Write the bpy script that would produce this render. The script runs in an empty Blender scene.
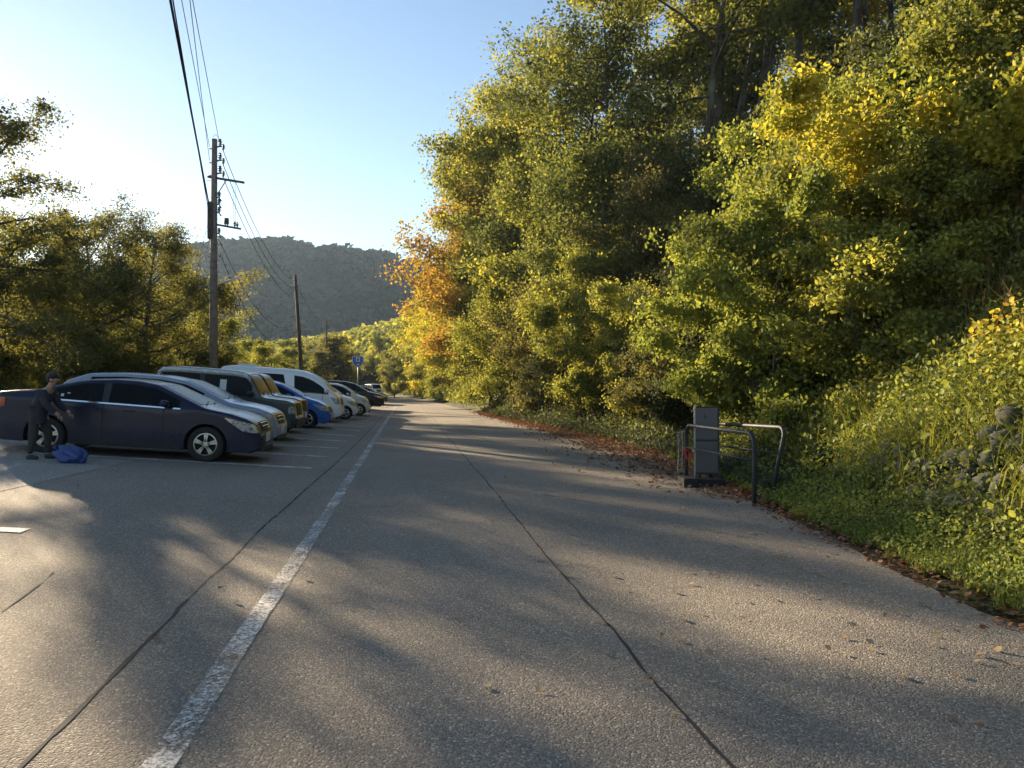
HAZE, HAZEG, SKYS, SKYDUST, SUNS, EXPO = .00016, .3, .05, .15, 5.0, 2.05
import bpy, bmesh, math, random
import numpy as np
from mathutils import Vector, Matrix
R = math.radians
rs = np.random.RandomState
S = bpy.context.scene
C = S.collection
PI = math.pi

# ------------------------------------------------------------------ camera frame
TH = math.atan(.131)
CH, F, HOR = 1.55, 769.0, 386.0
def at(px, Z):
    x = (px - 512) / F * Z
    return (x*math.cos(TH) + Z*math.sin(TH), -x*math.sin(TH) + Z*math.cos(TH))
SUN_EL, SUN_AZ = R(13.8), R(31)          # azimuth measured left of +Y
sun_dir = Vector((-math.sin(SUN_AZ)*math.cos(SUN_EL), math.cos(SUN_AZ)*math.cos(SUN_EL), math.sin(SUN_EL)))

# ------------------------------------------------------------------ terrain
EY = [-60, 0, 4.4, 8.1, 14.5, 21.5, 37, 70, 109, 140, 180, 230, 300, 420, 800]
EX = [3.6, 3.7, 3.9, 4.3, 5.35, 5.4, 4.25, 2.6, -.2, -8, -25, -50, -90, -170, -430]
def edge(Y): return np.interp(Y, EY, EX)
def left(Y):
    w = np.clip((np.asarray(Y, float)-74)/22, 0, 1)
    return -11.5*(1-w) + w*(edge(Y)-6.8)
def vnoise(x, y, s=1.0, seed=0):
    x = np.asarray(x, float)*s; y = np.asarray(y, float)*s
    return (np.sin(x*1.3+seed)*np.cos(y*1.7+seed*2.1) + .5*np.sin(x*2.9+y*1.3+seed*3) + .25*np.sin(x*5.3-y*6.1+seed))/1.75
def road_h(X, Y):
    X = np.asarray(X, float); Y = np.asarray(Y, float)
    k = np.interp(Y, [60, 100], [1, .1])
    h = np.interp(-X, [1.65, 10.5, 14, 60], [0, .62, .72, -1.5]) * k
    return h
def G(X, Y):
    X = np.asarray(X, float); Y = np.asarray(Y, float)
    h = road_h(X, Y)
    d = X - edge(Y)
    prof = np.interp(d, [-1e4, 0, .25, .75, 1.7, 3, 14, 20, 60, 400], [0, 0, .05, .17, 1.25, 2.3, 12.4, 16.2, 26, 60])
    k = np.interp(Y, [110, 170, 300, 600], [1, .62, .5, .5])
    n = np.where(d > .5, np.minimum((d-.5)*.25, 1), 0)*(.35*vnoise(X, Y, .6, 1) + .7*vnoise(X, Y, .17, 4))
    hr = (prof + n) * k
    return np.where(d > 0, hr, h)
def g(x, y): return float(G(x, y))
def gpt(px, py):
    Z = CH*F/(py-HOR)
    for _ in range(12):
        X, Y = at(px, Z)
        Z = (CH - float(road_h(X, Y)))*F/(py-HOR)
    X, Y = at(px, Z)
    return X, Y

# ------------------------------------------------------------------ object helpers
def link(o, parent=None):
    C.objects.link(o)
    if parent is not None: o.parent = parent
    return o
def tag(o, label=None, cat=None, group=None, kind=None):
    if label: o['label'] = label
    if cat: o['category'] = cat
    if group: o['group'] = group
    if kind: o['kind'] = kind
    return o
def empty(name, loc=(0, 0, 0), rz=0, rx=0, ry=0, scale=1):
    o = bpy.data.objects.new(name, None); o.location = loc; o.rotation_euler = (rx, ry, rz)
    o.empty_display_size = .2
    if scale != 1: o.scale = (scale,)*3
    return link(o)
class MB:
    def __init__(s): s.v = []; s.f = []; s.n = 0
    def add(s, v, f):
        v = [tuple(map(float, p)) for p in v]
        s.v += v; s.f += [tuple(int(i)+s.n for i in q) for q in f]; s.n += len(v); return s
    def box(s, c, d, rz=0, ry=0, rx=0, taper=1.0):
        M = Matrix.Rotation(rz, 3, 'Z') @ Matrix.Rotation(ry, 3, 'Y') @ Matrix.Rotation(rx, 3, 'X')
        vs = []
        for z in (-.5, .5):
            t = taper if z > 0 else 1
            for x, y in ((-.5, -.5), (.5, -.5), (.5, .5), (-.5, .5)):
                vs.append(Vector(c) + M @ Vector((x*d[0]*t, y*d[1]*t, z*d[2])))
        return s.add(vs, [(3, 2, 1, 0), (4, 5, 6, 7), (0, 1, 5, 4), (1, 2, 6, 5), (2, 3, 7, 6), (3, 0, 4, 7)])
    def tube(s, pts, rad, sides=8, caps=True):
        v, f = tube_arrays(pts, rad, sides, caps); return s.add(v, f)
    def lathe(s, prof, axis='z', c=(0, 0, 0), n=24, close=False):
        vs = []; k = len(prof)
        for i in range(n):
            a = 2*PI*i/n
            for r, h in prof:
                if axis == 'z': p = (r*math.cos(a), r*math.sin(a), h)
                elif axis == 'y': p = (r*math.cos(a), h, r*math.sin(a))
                else: p = (h, r*math.cos(a), r*math.sin(a))
                vs.append((p[0]+c[0], p[1]+c[1], p[2]+c[2]))
        fs = []
        for i in range(n):
            j = (i+1) % n
            for q in range(k-1 if not close else k):
                q2 = (q+1) % k
                fs.append((i*k+q, j*k+q, j*k+q2, i*k+q2))
        return s.add(vs, fs)
    def grid(s, P):
        n, m = len(P), len(P[0]); vs = [p for row in P for p in row]
        return s.add(vs, [(i*m+j, (i+1)*m+j, (i+1)*m+j+1, i*m+j+1) for i in range(n-1) for j in range(m-1)])
    def build(s, name, mat, parent=None, smooth=False, bevel=0, recalc=True):
        me = bpy.data.meshes.new(name); me.from_pydata(s.v, [], s.f)
        if recalc:
            bm = bmesh.new(); bm.from_mesh(me); bmesh.ops.recalc_face_normals(bm, faces=bm.faces); bm.to_mesh(me); bm.free()
        if smooth: me.polygons.foreach_set('use_smooth', [True]*len(me.polygons))
        if mat: me.materials.append(mat)
        me.update()
        o = bpy.data.objects.new(name, me)
        if bevel:
            b = o.modifiers.new('bevel', 'BEVEL'); b.width = bevel; b.segments = 2; b.limit_method = 'ANGLE'
        return link(o, parent)
def tube_arrays(pts, rad, sides=6, caps=True):
    pts = [Vector(p) for p in pts]; n = len(pts)
    if not hasattr(rad, '__len__'): rad = [rad]*n
    vs = []; prev = None
    for i, p in enumerate(pts):
        t = (pts[min(i+1, n-1)] - pts[max(i-1, 0)])
        t = t.normalized() if t.length > 1e-9 else Vector((0, 0, 1))
        if prev is None:
            a = t.cross(Vector((0, 0, 1)) if abs(t.z) < .9 else Vector((1, 0, 0))).normalized()
        else:
            a = prev - t*prev.dot(t); a = a.normalized() if a.length > 1e-6 else prev
        prev = a; b = t.cross(a)
        for k in range(sides):
            an = 2*PI*k/sides
            vs.append(p + (a*math.cos(an) + b*math.sin(an))*rad[i])
    fs = [(i*sides+k, i*sides+(k+1) % sides, (i+1)*sides+(k+1) % sides, (i+1)*sides+k) for i in range(n-1) for k in range(sides)]
    if caps:
        fs.append(tuple(range(sides))[::-1]); fs.append(tuple((n-1)*sides+k for k in range(sides)))
    return vs, fs
def np_mesh(name, V, faces_n, mat, attr=None, smooth=False):
    """V (N*k,3) array made of faces given as index array (M,q)"""
    me = bpy.data.meshes.new(name)
    M, q = faces_n.shape
    me.vertices.add(len(V)); me.vertices.foreach_set('co', V.astype(np.float32).ravel())
    me.loops.add(M*q); me.loops.foreach_set('vertex_index', faces_n.astype(np.int32).ravel())
    me.polygons.add(M); me.polygons.foreach_set('loop_start', (np.arange(M)*q).astype(np.int32))
    me.polygons.foreach_set('loop_total', np.full(M, q, np.int32))
    if smooth: me.polygons.foreach_set('use_smooth', np.ones(M, bool))
    if attr is not None:
        a = me.attributes.new('tint', 'FLOAT', 'POINT'); a.data.foreach_set('value', attr.astype(np.float32))
    me.update(calc_edges=True)
    if mat: me.materials.append(mat)
    return me

# ------------------------------------------------------------------ materials
class NT:
    def __init__(s, name):
        s.m = bpy.data.materials.new(name); s.m.use_nodes = True; s.t = s.m.node_tree; s.t.nodes.clear()
        s.out = s.t.nodes.new('ShaderNodeOutputMaterial')
    def n(s, typ, **kw):
        nd = s.t.nodes.new(typ)
        for k, v in kw.items():
            if k.startswith('_'): setattr(nd, k[1:], v)
            else: nd.inputs[k.replace('__', ' ')].default_value = v
        return nd
    def l(s, a, b): s.t.links.new(a, b)
    def coords(s, which='Object'): return s.n('ShaderNodeTexCoord').outputs[which]
    def noise(s, scale, detail=4, rough=.6, co=None, dim='3D'):
        nd = s.n('ShaderNodeTexNoise', Scale=scale, Detail=detail, Roughness=rough)
        if co is not None: s.l(co, nd.inputs['Vector'])
        return nd.outputs['Fac']
    def ramp(s, fac, stops, interp='LINEAR'):
        nd = s.n('ShaderNodeValToRGB'); cr = nd.color_ramp; cr.interpolation = interp
        while len(cr.elements) < len(stops): cr.elements.new(.5)
        for e, (p, c) in zip(cr.elements, stops):
            e.position = p; e.color = tuple(c)+(1,) if len(c) == 3 else c
        s.l(fac, nd.inputs[0]); return nd.outputs[0]
    def mixc(s, fac, a, b, mode='MIX'):
        nd = s.n('ShaderNodeMix', _data_type='RGBA', _blend_type=mode)
        for i, v in ((0, fac), (6, a), (7, b)):
            if hasattr(v, 'links'): s.l(v, nd.inputs[i])
            else: nd.inputs[i].default_value = v if not isinstance(v, tuple) or len(v) == 4 else tuple(v)+(1,)
        return nd.outputs[2]
    def math(s, op, a, b=0.0):
        nd = s.n('ShaderNodeMath', _operation=op)
        for i, v in ((0, a), (1, b)):
            if hasattr(v, 'links'): s.l(v, nd.inputs[i])
            else: nd.inputs[i].default_value = v
        return nd.outputs[0]
    def bump(s, h, strength=.5, dist=.01):
        nd = s.n('ShaderNodeBump', Strength=strength, Distance=dist); s.l(h, nd.inputs['Height']); return nd.outputs[0]
    def bsdf(s, col, rough=.6, metal=0, normal=None, spec=.5, coat=0, out=True):
        b = s.n('ShaderNodeBsdfPrincipled', Metallic=metal)
        for k, v in (('Base Color', col), ('Roughness', rough)):
            if hasattr(v, 'links'): s.l(v, b.inputs[k])
            else: b.inputs[k].default_value = tuple(v)+(1,) if isinstance(v, tuple) and len(v) == 3 else v
        b.inputs['Specular IOR Level'].default_value = spec
        if coat: b.inputs['Coat Weight'].default_value = coat; b.inputs['Coat Roughness'].default_value = .04
        if normal is not None: s.l(normal, b.inputs['Normal'])
        if out: s.l(b.outputs[0], s.out.inputs[0])
        return b.outputs[0]
def simple(name, col, rough=.6, metal=0, nscale=8, var=.25, bump=0, spec=.5, coat=0):
    t = NT(name); co = t.coords()
    f = t.noise(nscale, 5, .6, co)
    c = t.ramp(f, [(.3, tuple(x*(1-var) for x in col)), (.7, tuple(min(1, x*(1+var)) for x in col))])
    nm = t.bump(t.noise(nscale*6, 3, .6, co), bump, .004) if bump else None
    t.bsdf(c, rough, metal, nm, spec, coat); return t.m
def paint(name, col, dust=.05, rough=.22, metal=.0):
    t = NT(name); co = t.coords()
    f = t.noise(3, 6, .65, co)
    sep = t.n('ShaderNodeSeparateXYZ'); t.l(co, sep.inputs[0])
    low = t.n('ShaderNodeMapRange'); t.l(sep.outputs[2], low.inputs[0])
    low.inputs[1].default_value = .75; low.inputs[2].default_value = .2; low.inputs[3].default_value = 0; low.inputs[4].default_value = 1
    k = t.math('MULTIPLY', t.math('ADD', t.math('MULTIPLY', low.outputs[0], .3), dust), f)
    c = t.mixc(k, col, (.16, .14, .115))
    r = t.math('ADD', t.math('MULTIPLY', k, .7), rough)
    t.bsdf(c, r, metal, None, .3, .04); return t.m
def leafmat(name, stops, trans=.45, cs=.7, tcol=1.15):
    t = NT(name); co = t.coords()
    at_ = t.n('ShaderNodeAttribute', _attribute_name='tint').outputs['Fac']
    nz = t.noise(cs, 3, .6, co)
    oi = t.n('ShaderNodeObjectInfo').outputs['Random']
    f = t.math('ADD', t.math('MULTIPLY', at_, .55), t.math('MULTIPLY', nz, .75))
    f = t.math('ADD', f, t.math('MULTIPLY', oi, .16))
    f = t.math('SUBTRACT', f, .29)
    c = t.ramp(f, stops)
    d = t.n('ShaderNodeBsdfDiffuse'); t.l(c, d.inputs[0])
    tr = t.n('ShaderNodeBsdfTranslucent'); t.l(t.mixc(1.0, c, (tcol*1.1, tcol, tcol*.75), 'MULTIPLY'), tr.inputs[0])
    m = t.n('ShaderNodeMixShader', Fac=trans); t.l(d.outputs[0], m.inputs[1]); t.l(tr.outputs[0], m.inputs[2])
    gl = t.n('ShaderNodeBsdfGlossy', Roughness=.6); gl.inputs[0].default_value = (.6, .65, .6, 1)
    m2 = t.n('ShaderNodeMixShader', Fac=.03); t.l(m.outputs[0], m2.inputs[1]); t.l(gl.outputs[0], m2.inputs[2])
    t.l(m2.outputs[0], t.out.inputs[0]); return t.m

M = {}
def asphalt(name, base=(.2, .182, .162), tint=1.0):
    t = NT(name); co = t.coords()
    big = t.noise(.22, 5, .6, co); mid = t.noise(2.3, 6, .7, co)
    vo = t.n('ShaderNodeTexVoronoi', Scale=95.0); t.l(co, vo.inputs['Vector'])
    fine = t.noise(160, 3, .7, co)
    c = t.ramp(big, [(.3, tuple(x*.82 for x in base)), (.7, tuple(x*1.18 for x in base))])
    c = t.mixc(t.math('MULTIPLY', mid, .35), c, tuple(x*1.5 for x in base))
    mp_ = t.n('ShaderNodeMapping'); t.l(co, mp_.inputs[0]); mp_.inputs['Scale'].default_value = (1.1, .06, 1)
    c = t.mixc(t.ramp(t.noise(1.0, 4, .6, mp_.outputs[0]), [(.45, (0, 0, 0)), (.7, (.3, .3, .3))]), c, tuple(x*.72 for x in base))
    st = t.noise(.9, 6, .75, co); c = t.mixc(t.ramp(st, [(.62, (0, 0, 0)), (.7, (.35, .35, .35))]), c, tuple(x*.5 for x in base))
    sp = t.n('ShaderNodeSeparateColor'); t.l(vo.outputs['Color'], sp.inputs[0])
    c = t.mixc(.8, c, t.ramp(sp.outputs[0], [(0, (.5, .5, .5)), (.55, (.85, .85, .85)), (.9, (1.2, 1.18, 1.12)), (1, (2.2, 2.15, 2.0))]), 'MULTIPLY')
    h = t.math('ADD', t.math('MULTIPLY', vo.outputs['Distance'], -1.0), t.math('MULTIPLY', fine, .5))
    t.bsdf(c, .88, 0, t.bump(h, .85, .007), .15); return t.m
M['asphalt'] = asphalt('asphalt', (.275, .238, .198))
M['asphalt_old'] = asphalt('asphalt_old', (.32, .295, .26))
M['tar'] = simple('tar', (.02, .02, .02), .95, nscale=30)
def roadpaint(name, lo, hi):
    t = NT(name); co = t.coords()
    c = t.ramp(t.noise(6, 4, .6, co), [(.3, (.5, .49, .46)), (.7, (.7, .69, .66))])
    b = t.bsdf(c, .7, out=False)
    w = t.math('ADD', t.noise(45, 4, .75, co), t.math('MULTIPLY', t.noise(2.5, 3, .6, co), .45))
    k = t.ramp(w, [(lo, (1, 1, 1)), (hi, (0, 0, 0))])
    tr = t.n('ShaderNodeBsdfTransparent'); m = t.n('ShaderNodeMixShader')
    t.l(k, m.inputs[0]); t.l(tr.outputs[0], m.inputs[1]); t.l(b, m.inputs[2]); t.l(m.outputs[0], t.out.inputs[0]); return t.m
M['paint_line'] = roadpaint('road_paint', .62, .79)
M['paint_bay'] = roadpaint('bay_paint', .70, .86)
def soil():
    t = NT('forest_floor'); co = t.coords()
    a = t.noise(1.1, 6, .7, co); b = t.noise(22, 5, .7, co)
    c = t.ramp(a, [(.35, (.045, .035, .02)), (.5, (.04, .045, .015)), (.65, (.03, .05, .014))])
    c = t.mixc(t.ramp(b, [(.5, (0, 0, 0)), (.7, (1, 1, 1))]), c, (.11, .075, .035))
    t.bsdf(c, .95, 0, t.bump(b, 1, .05), .2); return t.m
M['soil'] = soil()
Y_, O_ = (.46, .34, .035), (.42, .17, .025)
M['leaf_yg'] = leafmat('leaf_yellow_green', [(.0, (0.059, 0.073, 0.021)), (.35, (0.155, 0.176, 0.037)), (.6, (0.340, 0.351, 0.065)), (.85, (0.530, 0.468, 0.088)), (1, (0.601, 0.403, 0.085))])
M['leaf_g'] = leafmat('leaf_green', [(.0, (0.047, 0.060, 0.022)), (.45, (0.116, 0.140, 0.035)), (.75, (0.215, 0.242, 0.055)), (1, (0.349, 0.339, 0.074))])
M['leaf_bg'] = leafmat('leaf_bright_green', [(.0, (0.080, 0.103, 0.025)), (.4, (0.200, 0.242, 0.047)), (.75, (0.343, 0.375, 0.070)), (1, (0.505, 0.484, 0.096))])
M['leaf_y'] = leafmat('leaf_yellow', [(.0, (0.091, 0.117, 0.018)), (.3, (0.286, 0.299, 0.039)), (.6, (0.572, 0.494, 0.058)), (.85, (0.620, 0.403, 0.058)), (1, (0.585, 0.260, 0.052))])
M['leaf_o'] = leafmat('leaf_orange', [(.0, (.09, .09, .02)), (.3, (.26, .21, .035)), (.6, (.42, .26, .05)), (.85, (.42, .19, .05)), (1, (.34, .12, .04))])
M['leaf_r'] = leafmat('leaf_red', [(.0, (.08, .03, .02)), (.5, (.24, .06, .04)), (1, (.34, .14, .04))])
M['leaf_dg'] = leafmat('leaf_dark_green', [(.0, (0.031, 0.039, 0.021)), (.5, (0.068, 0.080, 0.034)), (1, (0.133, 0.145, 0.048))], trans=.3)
M['leaf_far'] = leafmat('leaf_mountain', [(.0, (.008, .018, .008)), (.5, (.026, .048, .018)), (1, (.08, .09, .03))], trans=.0, cs=.03)
M['leaf_ol'] = leafmat('leaf_olive', [(.0, (0.050, 0.051, 0.022)), (.45, (0.122, 0.121, 0.041)), (.75, (0.252, 0.234, 0.058)), (1, (0.429, 0.286, 0.072))])
M['leaf_left'] = leafmat('leaf_backlit', [(.0, (0.057, 0.062, 0.025)), (.45, (0.129, 0.134, 0.039)), (.8, (0.263, 0.254, 0.056)), (1, (0.459, 0.321, 0.066))], trans=.6)
M['grass'] = leafmat('grass_blades', [(.0, (0.061, 0.085, 0.021)), (.45, (0.139, 0.181, 0.035)), (.8, (0.259, 0.290, 0.058)), (1, (0.441, 0.390, 0.098))], trans=.4)
M['litter'] = leafmat('leaf_litter', [(.0, (.10, .05, .03)), (.4, (.22, .11, .06)), (.75, (.36, .21, .12)), (1, (.5, .37, .2))], trans=.15, cs=3)
M['litter_pale'] = leafmat('pale_leaf_litter', [(.0, (.22, .15, .09)), (.4, (.36, .26, .16)), (1, (.55, .45, .28))], trans=.1, cs=3)
M['dry'] = leafmat('dry_stalks', [(.0, (.1, .06, .03)), (.5, (.24, .14, .06)), (1, (.4, .27, .12))], trans=.3, cs=3)
def bark():
    t = NT('bark'); co = t.coords()
    mp = t.n('ShaderNodeMapping'); t.l(co, mp.inputs[0]); mp.inputs['Scale'].default_value = (9, 9, 2.2)
    a = t.noise(1.5, 6, .7, mp.outputs[0]); b = t.noise(1.2, 3, .5, co)
    c = t.ramp(a, [(.3, (.035, .028, .022)), (.7, (.13, .11, .09))]); c = t.mixc(t.ramp(b, [(.5, (0, 0, 0)), (.65, (1, 1, 1))]), c, (.17, .17, .15))
    t.bsdf(c, .9, 0, t.bump(a, .9, .03), .2); return t.m
M['bark'] = bark()
M['stone'] = simple('mossy_stone', (.085, .085, .06), .95, 0, 5, .6, .8)
# ------------------------------------------------------------------ ground, road, markings
def spaced(a, b, fine0, fine1, sf, sc):
    xs = list(np.arange(fine0, fine1+1e-6, sf)); s = sf
    x = fine1
    while x < b: s = min(s*1.18, sc); x += s; xs.append(x)
    x = fine0; s = sf
    while x > a: s = min(s*1.18, sc); x -= s; xs.insert(0, x)
    return np.array(xs)
def sheet(name, X, Y, Z, mat, smooth=True):
    n, m = X.shape
    V = np.stack([X.ravel(), Y.ravel(), Z.ravel()], 1)
    i = np.arange(n-1)[:, None]*m + np.arange(m-1)[None]
    Fc = np.stack([i, i+m, i+m+1, i+1], -1).reshape(-1, 4)
    me = np_mesh(name, V, Fc[:, ::-1], mat, smooth=smooth)
    return link(bpy.data.objects.new(name, me))
gx = spaced(-900, 900, -16, 30, .45, 30); gy = spaced(-250, 1500, -12, 60, .6, 30)
XX, YY = np.meshgrid(gx, gy, indexing='ij')
ZZ = G(XX, YY)
ins = (XX < edge(YY)-.1) & (XX > left(YY)+.1)
ZZ = ZZ - np.where(ins, .06, .02)
far = np.clip((np.hypot(XX, YY)-500)/900, 0, 1)
o = sheet('ground', XX, YY, ZZ, M['soil']); tag(o, kind='structure')

ys = np.concatenate([np.arange(-40, 60, .8), np.arange(60, 240, 2)])
ts = np.linspace(0, 1, 60)
def rsheet(name, y0, y1, t0, t1, lift, mat):
    yy = ys[(ys >= y0) & (ys <= y1)]
    T, Yg = np.meshgrid(np.linspace(t0, t1, 60), yy, indexing='ij')
    l = left(Yg); e = edge(Yg) + .12*vnoise(Yg, Yg*0, 1.1, 3)
    Xg = l + (e-l)*T
    return tag(sheet(name, Xg, Yg, road_h(Xg, Yg)+lift, mat), kind='structure')
rsheet('road', -40, 236, 0, 1, 0, M['asphalt'])
def ribbon(name, pts, w, lift, mat, jit=0, seed=0, structure=True, wvar=0):
    r = rs(seed); P = [Vector((x, y, 0)) for x, y in pts]
    Q = []
    for a, b in zip(P[:-1], P[1:]):
        n = max(2, int((b-a).length/.12)); n = min(n, 120)
        for k in range(n): Q.append(a.lerp(b, k/n))
    Q.append(P[-1]); n = len(Q); jw = 0
    L = []; Rr = []
    for i, q in enumerate(Q):
        t = (Q[min(i+1, n-1)]-Q[max(i-1, 0)]).normalized(); s = Vector((t.y, -t.x, 0))
        jw = jw*.85 + r.normal(0, jit)
        ww = w*(1+wvar*r.uniform(-1, 1))
        a, b = q+s*(jw-ww/2), q+s*(jw+ww/2)
        L.append((a.x, a.y, float(road_h(a.x, a.y))+lift)); Rr.append((b.x, b.y, float(road_h(b.x, b.y))+lift))
    o = MB().grid([L, Rr]).build(name, mat)
    for p in o.data.polygons:
        if p.normal.z < 0: p.flip()
    return tag(o, kind='structure') if structure else o
ribbon('road_edge_line', [(-1.0, -12), (-1.02, 3), (-1.01, 10), (-1.08, 30), (-1.16, 63)], .135, .008, M['paint_line'], .0015, 1, wvar=.06)
seamR = [gpt(*p) for p in ((735, 768), (620, 640), (545, 555), (490, 485), (450, 440), (430, 415), (420, 405))]
seamL = [gpt(*p) for p in ((20, 768), (160, 630), (210, 580), (260, 530), (300, 495), (345, 455), (370, 430), (385, 413))]
for k, s_ in enumerate((seamR, seamL)):
    d = (Vector(s_[0])-Vector(s_[1])).normalized(); s_ = [tuple(Vector(s_[0])+d*8)] + s_
    ribbon('road_seam', s_, (.016 if k == 0 else .02), .004, M['tar'], .004, 5+k, wvar=.6)
ribbon('road_seam', [gpt(*p) for p in ((0, 612), (30, 592), (55, 572))], .01, .004, M['tar'], .006, 11, wvar=.7)
ribbon('road_seam', [gpt(*p) for p in ((490, 488), (560, 497), (640, 512))], .008, .004, M['tar'], .006, 12, wvar=.7)
# patch of older, paler surfacing by the first car
pp = [gpt(*p) for p in ((-260, 552), (0, 491), (132, 461))]
q0 = []; q1 = []
for k in range(30):
    t = k/29
    a = Vector(pp[0]).lerp(Vector(pp[2]), t); q0.append((a.x, a.y, float(road_h(a.x, a.y))+.004))
    b = Vector((-11.4, 15.0)).lerp(Vector(pp[2])+Vector((0.05, .06)), t); q1.append((b.x, b.y, float(road_h(b.x, b.y))+.004))
rows = []
for j in range(12):
    rows.append([tuple(Vector(a).lerp(Vector(b), j/11)*1.0) for a, b in zip(q0, q1)])
rows = [[(x, y, float(road_h(x, y))+.004) for x, y, z in r_] for r_ in rows]
o = MB().grid(rows).build('pavement', M['asphalt_old']); tag(o, kind='structure')
for p in o.data.polygons:
    if p.normal.z < 0: p.flip()
# bay lines
ends = [(312, 468.5), (327, 457), (338, 448.5), (346.5, 441.5), (354, 436), (360, 431), (365, 427)]
lines = [gpt(*e) for e in ends]
y = lines[-1][1]
while y < 66: y += 2.45; lines.append((-1.9, y))
lines += [gpt(26, 531)]
for k, (x, y) in enumerate(lines):
    ribbon('parking_line', [(x, y), (x-5.0, y+.03)], .2, .008, M['paint_bay'], .001, 40+k, wvar=.08)
ribbon('parking_line', [gpt(4, 470), gpt(26, 462)], .1, .008, M['paint_line'], .001, 60)

M['hill_soil'] = simple('hill_soil', (.022, .030, .016), .95, 0, .05, .3)
# ---- distant mountain
def ridge(name, cx, cy, rx, ry, h, ang, seed, n=70):
    u = np.linspace(-1.3, 1.3, n); U, Vv = np.meshgrid(u, u, indexing='ij')
    rr = np.sqrt(U**2+Vv**2)
    H = h*np.clip(1-rr**1.7, -.1, 1)**.9 if False else h*np.exp(-(np.abs(U)**2.6)*1.6-(Vv**2)*1.8)
    ca, sa = math.cos(ang), math.sin(ang)
    X = cx + U*rx*ca - Vv*ry*sa; Yg = cy + U*rx*sa + Vv*ry*ca
    H = H*(1+.10*vnoise(X, Yg, .012, seed)+.05*vnoise(X, Yg, .04, seed+2)) - 8
    return tag(sheet(name, X, Yg, H, M['hill_soil']), kind='structure'), (X, Yg, H)
# ------------------------------------------------------------------ vehicles
M['glass'] = (lambda t: (t.bsdf((.008, .010, .011), .27, 0, None, .1, 0), t.m)[1])(NT('car_glass'))
M['roof_grey'] = simple('roof_edge_grey', (.5, .52, .52), .4)
M['rubber'] = simple('tyre_rubber', (.022, .021, .02), .85, 0, 20, .3, .3)
M['black'] = simple('black_plastic', (.022, .022, .023), .55, 0, 15, .3)
M['under'] = simple('underbody', (.012, .012, .012), .9)
M['alloy'] = simple('alloy', (.48, .47, .45), .32, .75, 14, .25)
M['alloy_dark'] = simple('alloy_dark', (.10, .10, .105), .4, .5, 14, .25)
M['chrome'] = simple('chrome', (.75, .75, .76), .12, 1, 14, .08)
def lens():
    t = NT('headlamp_lens'); co = t.coords(); v = t.n('ShaderNodeTexVoronoi', Scale=11.0); t.l(co, v.inputs['Vector'])
    c = t.ramp(v.outputs['Distance'], [(.15, (.75, .77, .78)), (.35, (.2, .21, .22)), (.6, (.6, .62, .63))]); t.bsdf(c, .1, .5, None, .6, .6); return t.m
M['lens'] = lens()
M['lens_red'] = (lambda t: (t.bsdf((.3, .012, .01), .12, 0, None, .6, 1), t.m)[1])(NT('tail_lamp_lens'))
M['amber'] = (lambda t: (t.bsdf((.6, .2, .03), .15, 0, None, .6, 1), t.m)[1])(NT('indicator_lens'))
M['plate'] = simple('plate', (.62, .63, .6), .4, 0, 30, .1)
M['seam'] = simple('panel_gap', (.008, .008, .009), .7)

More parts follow.
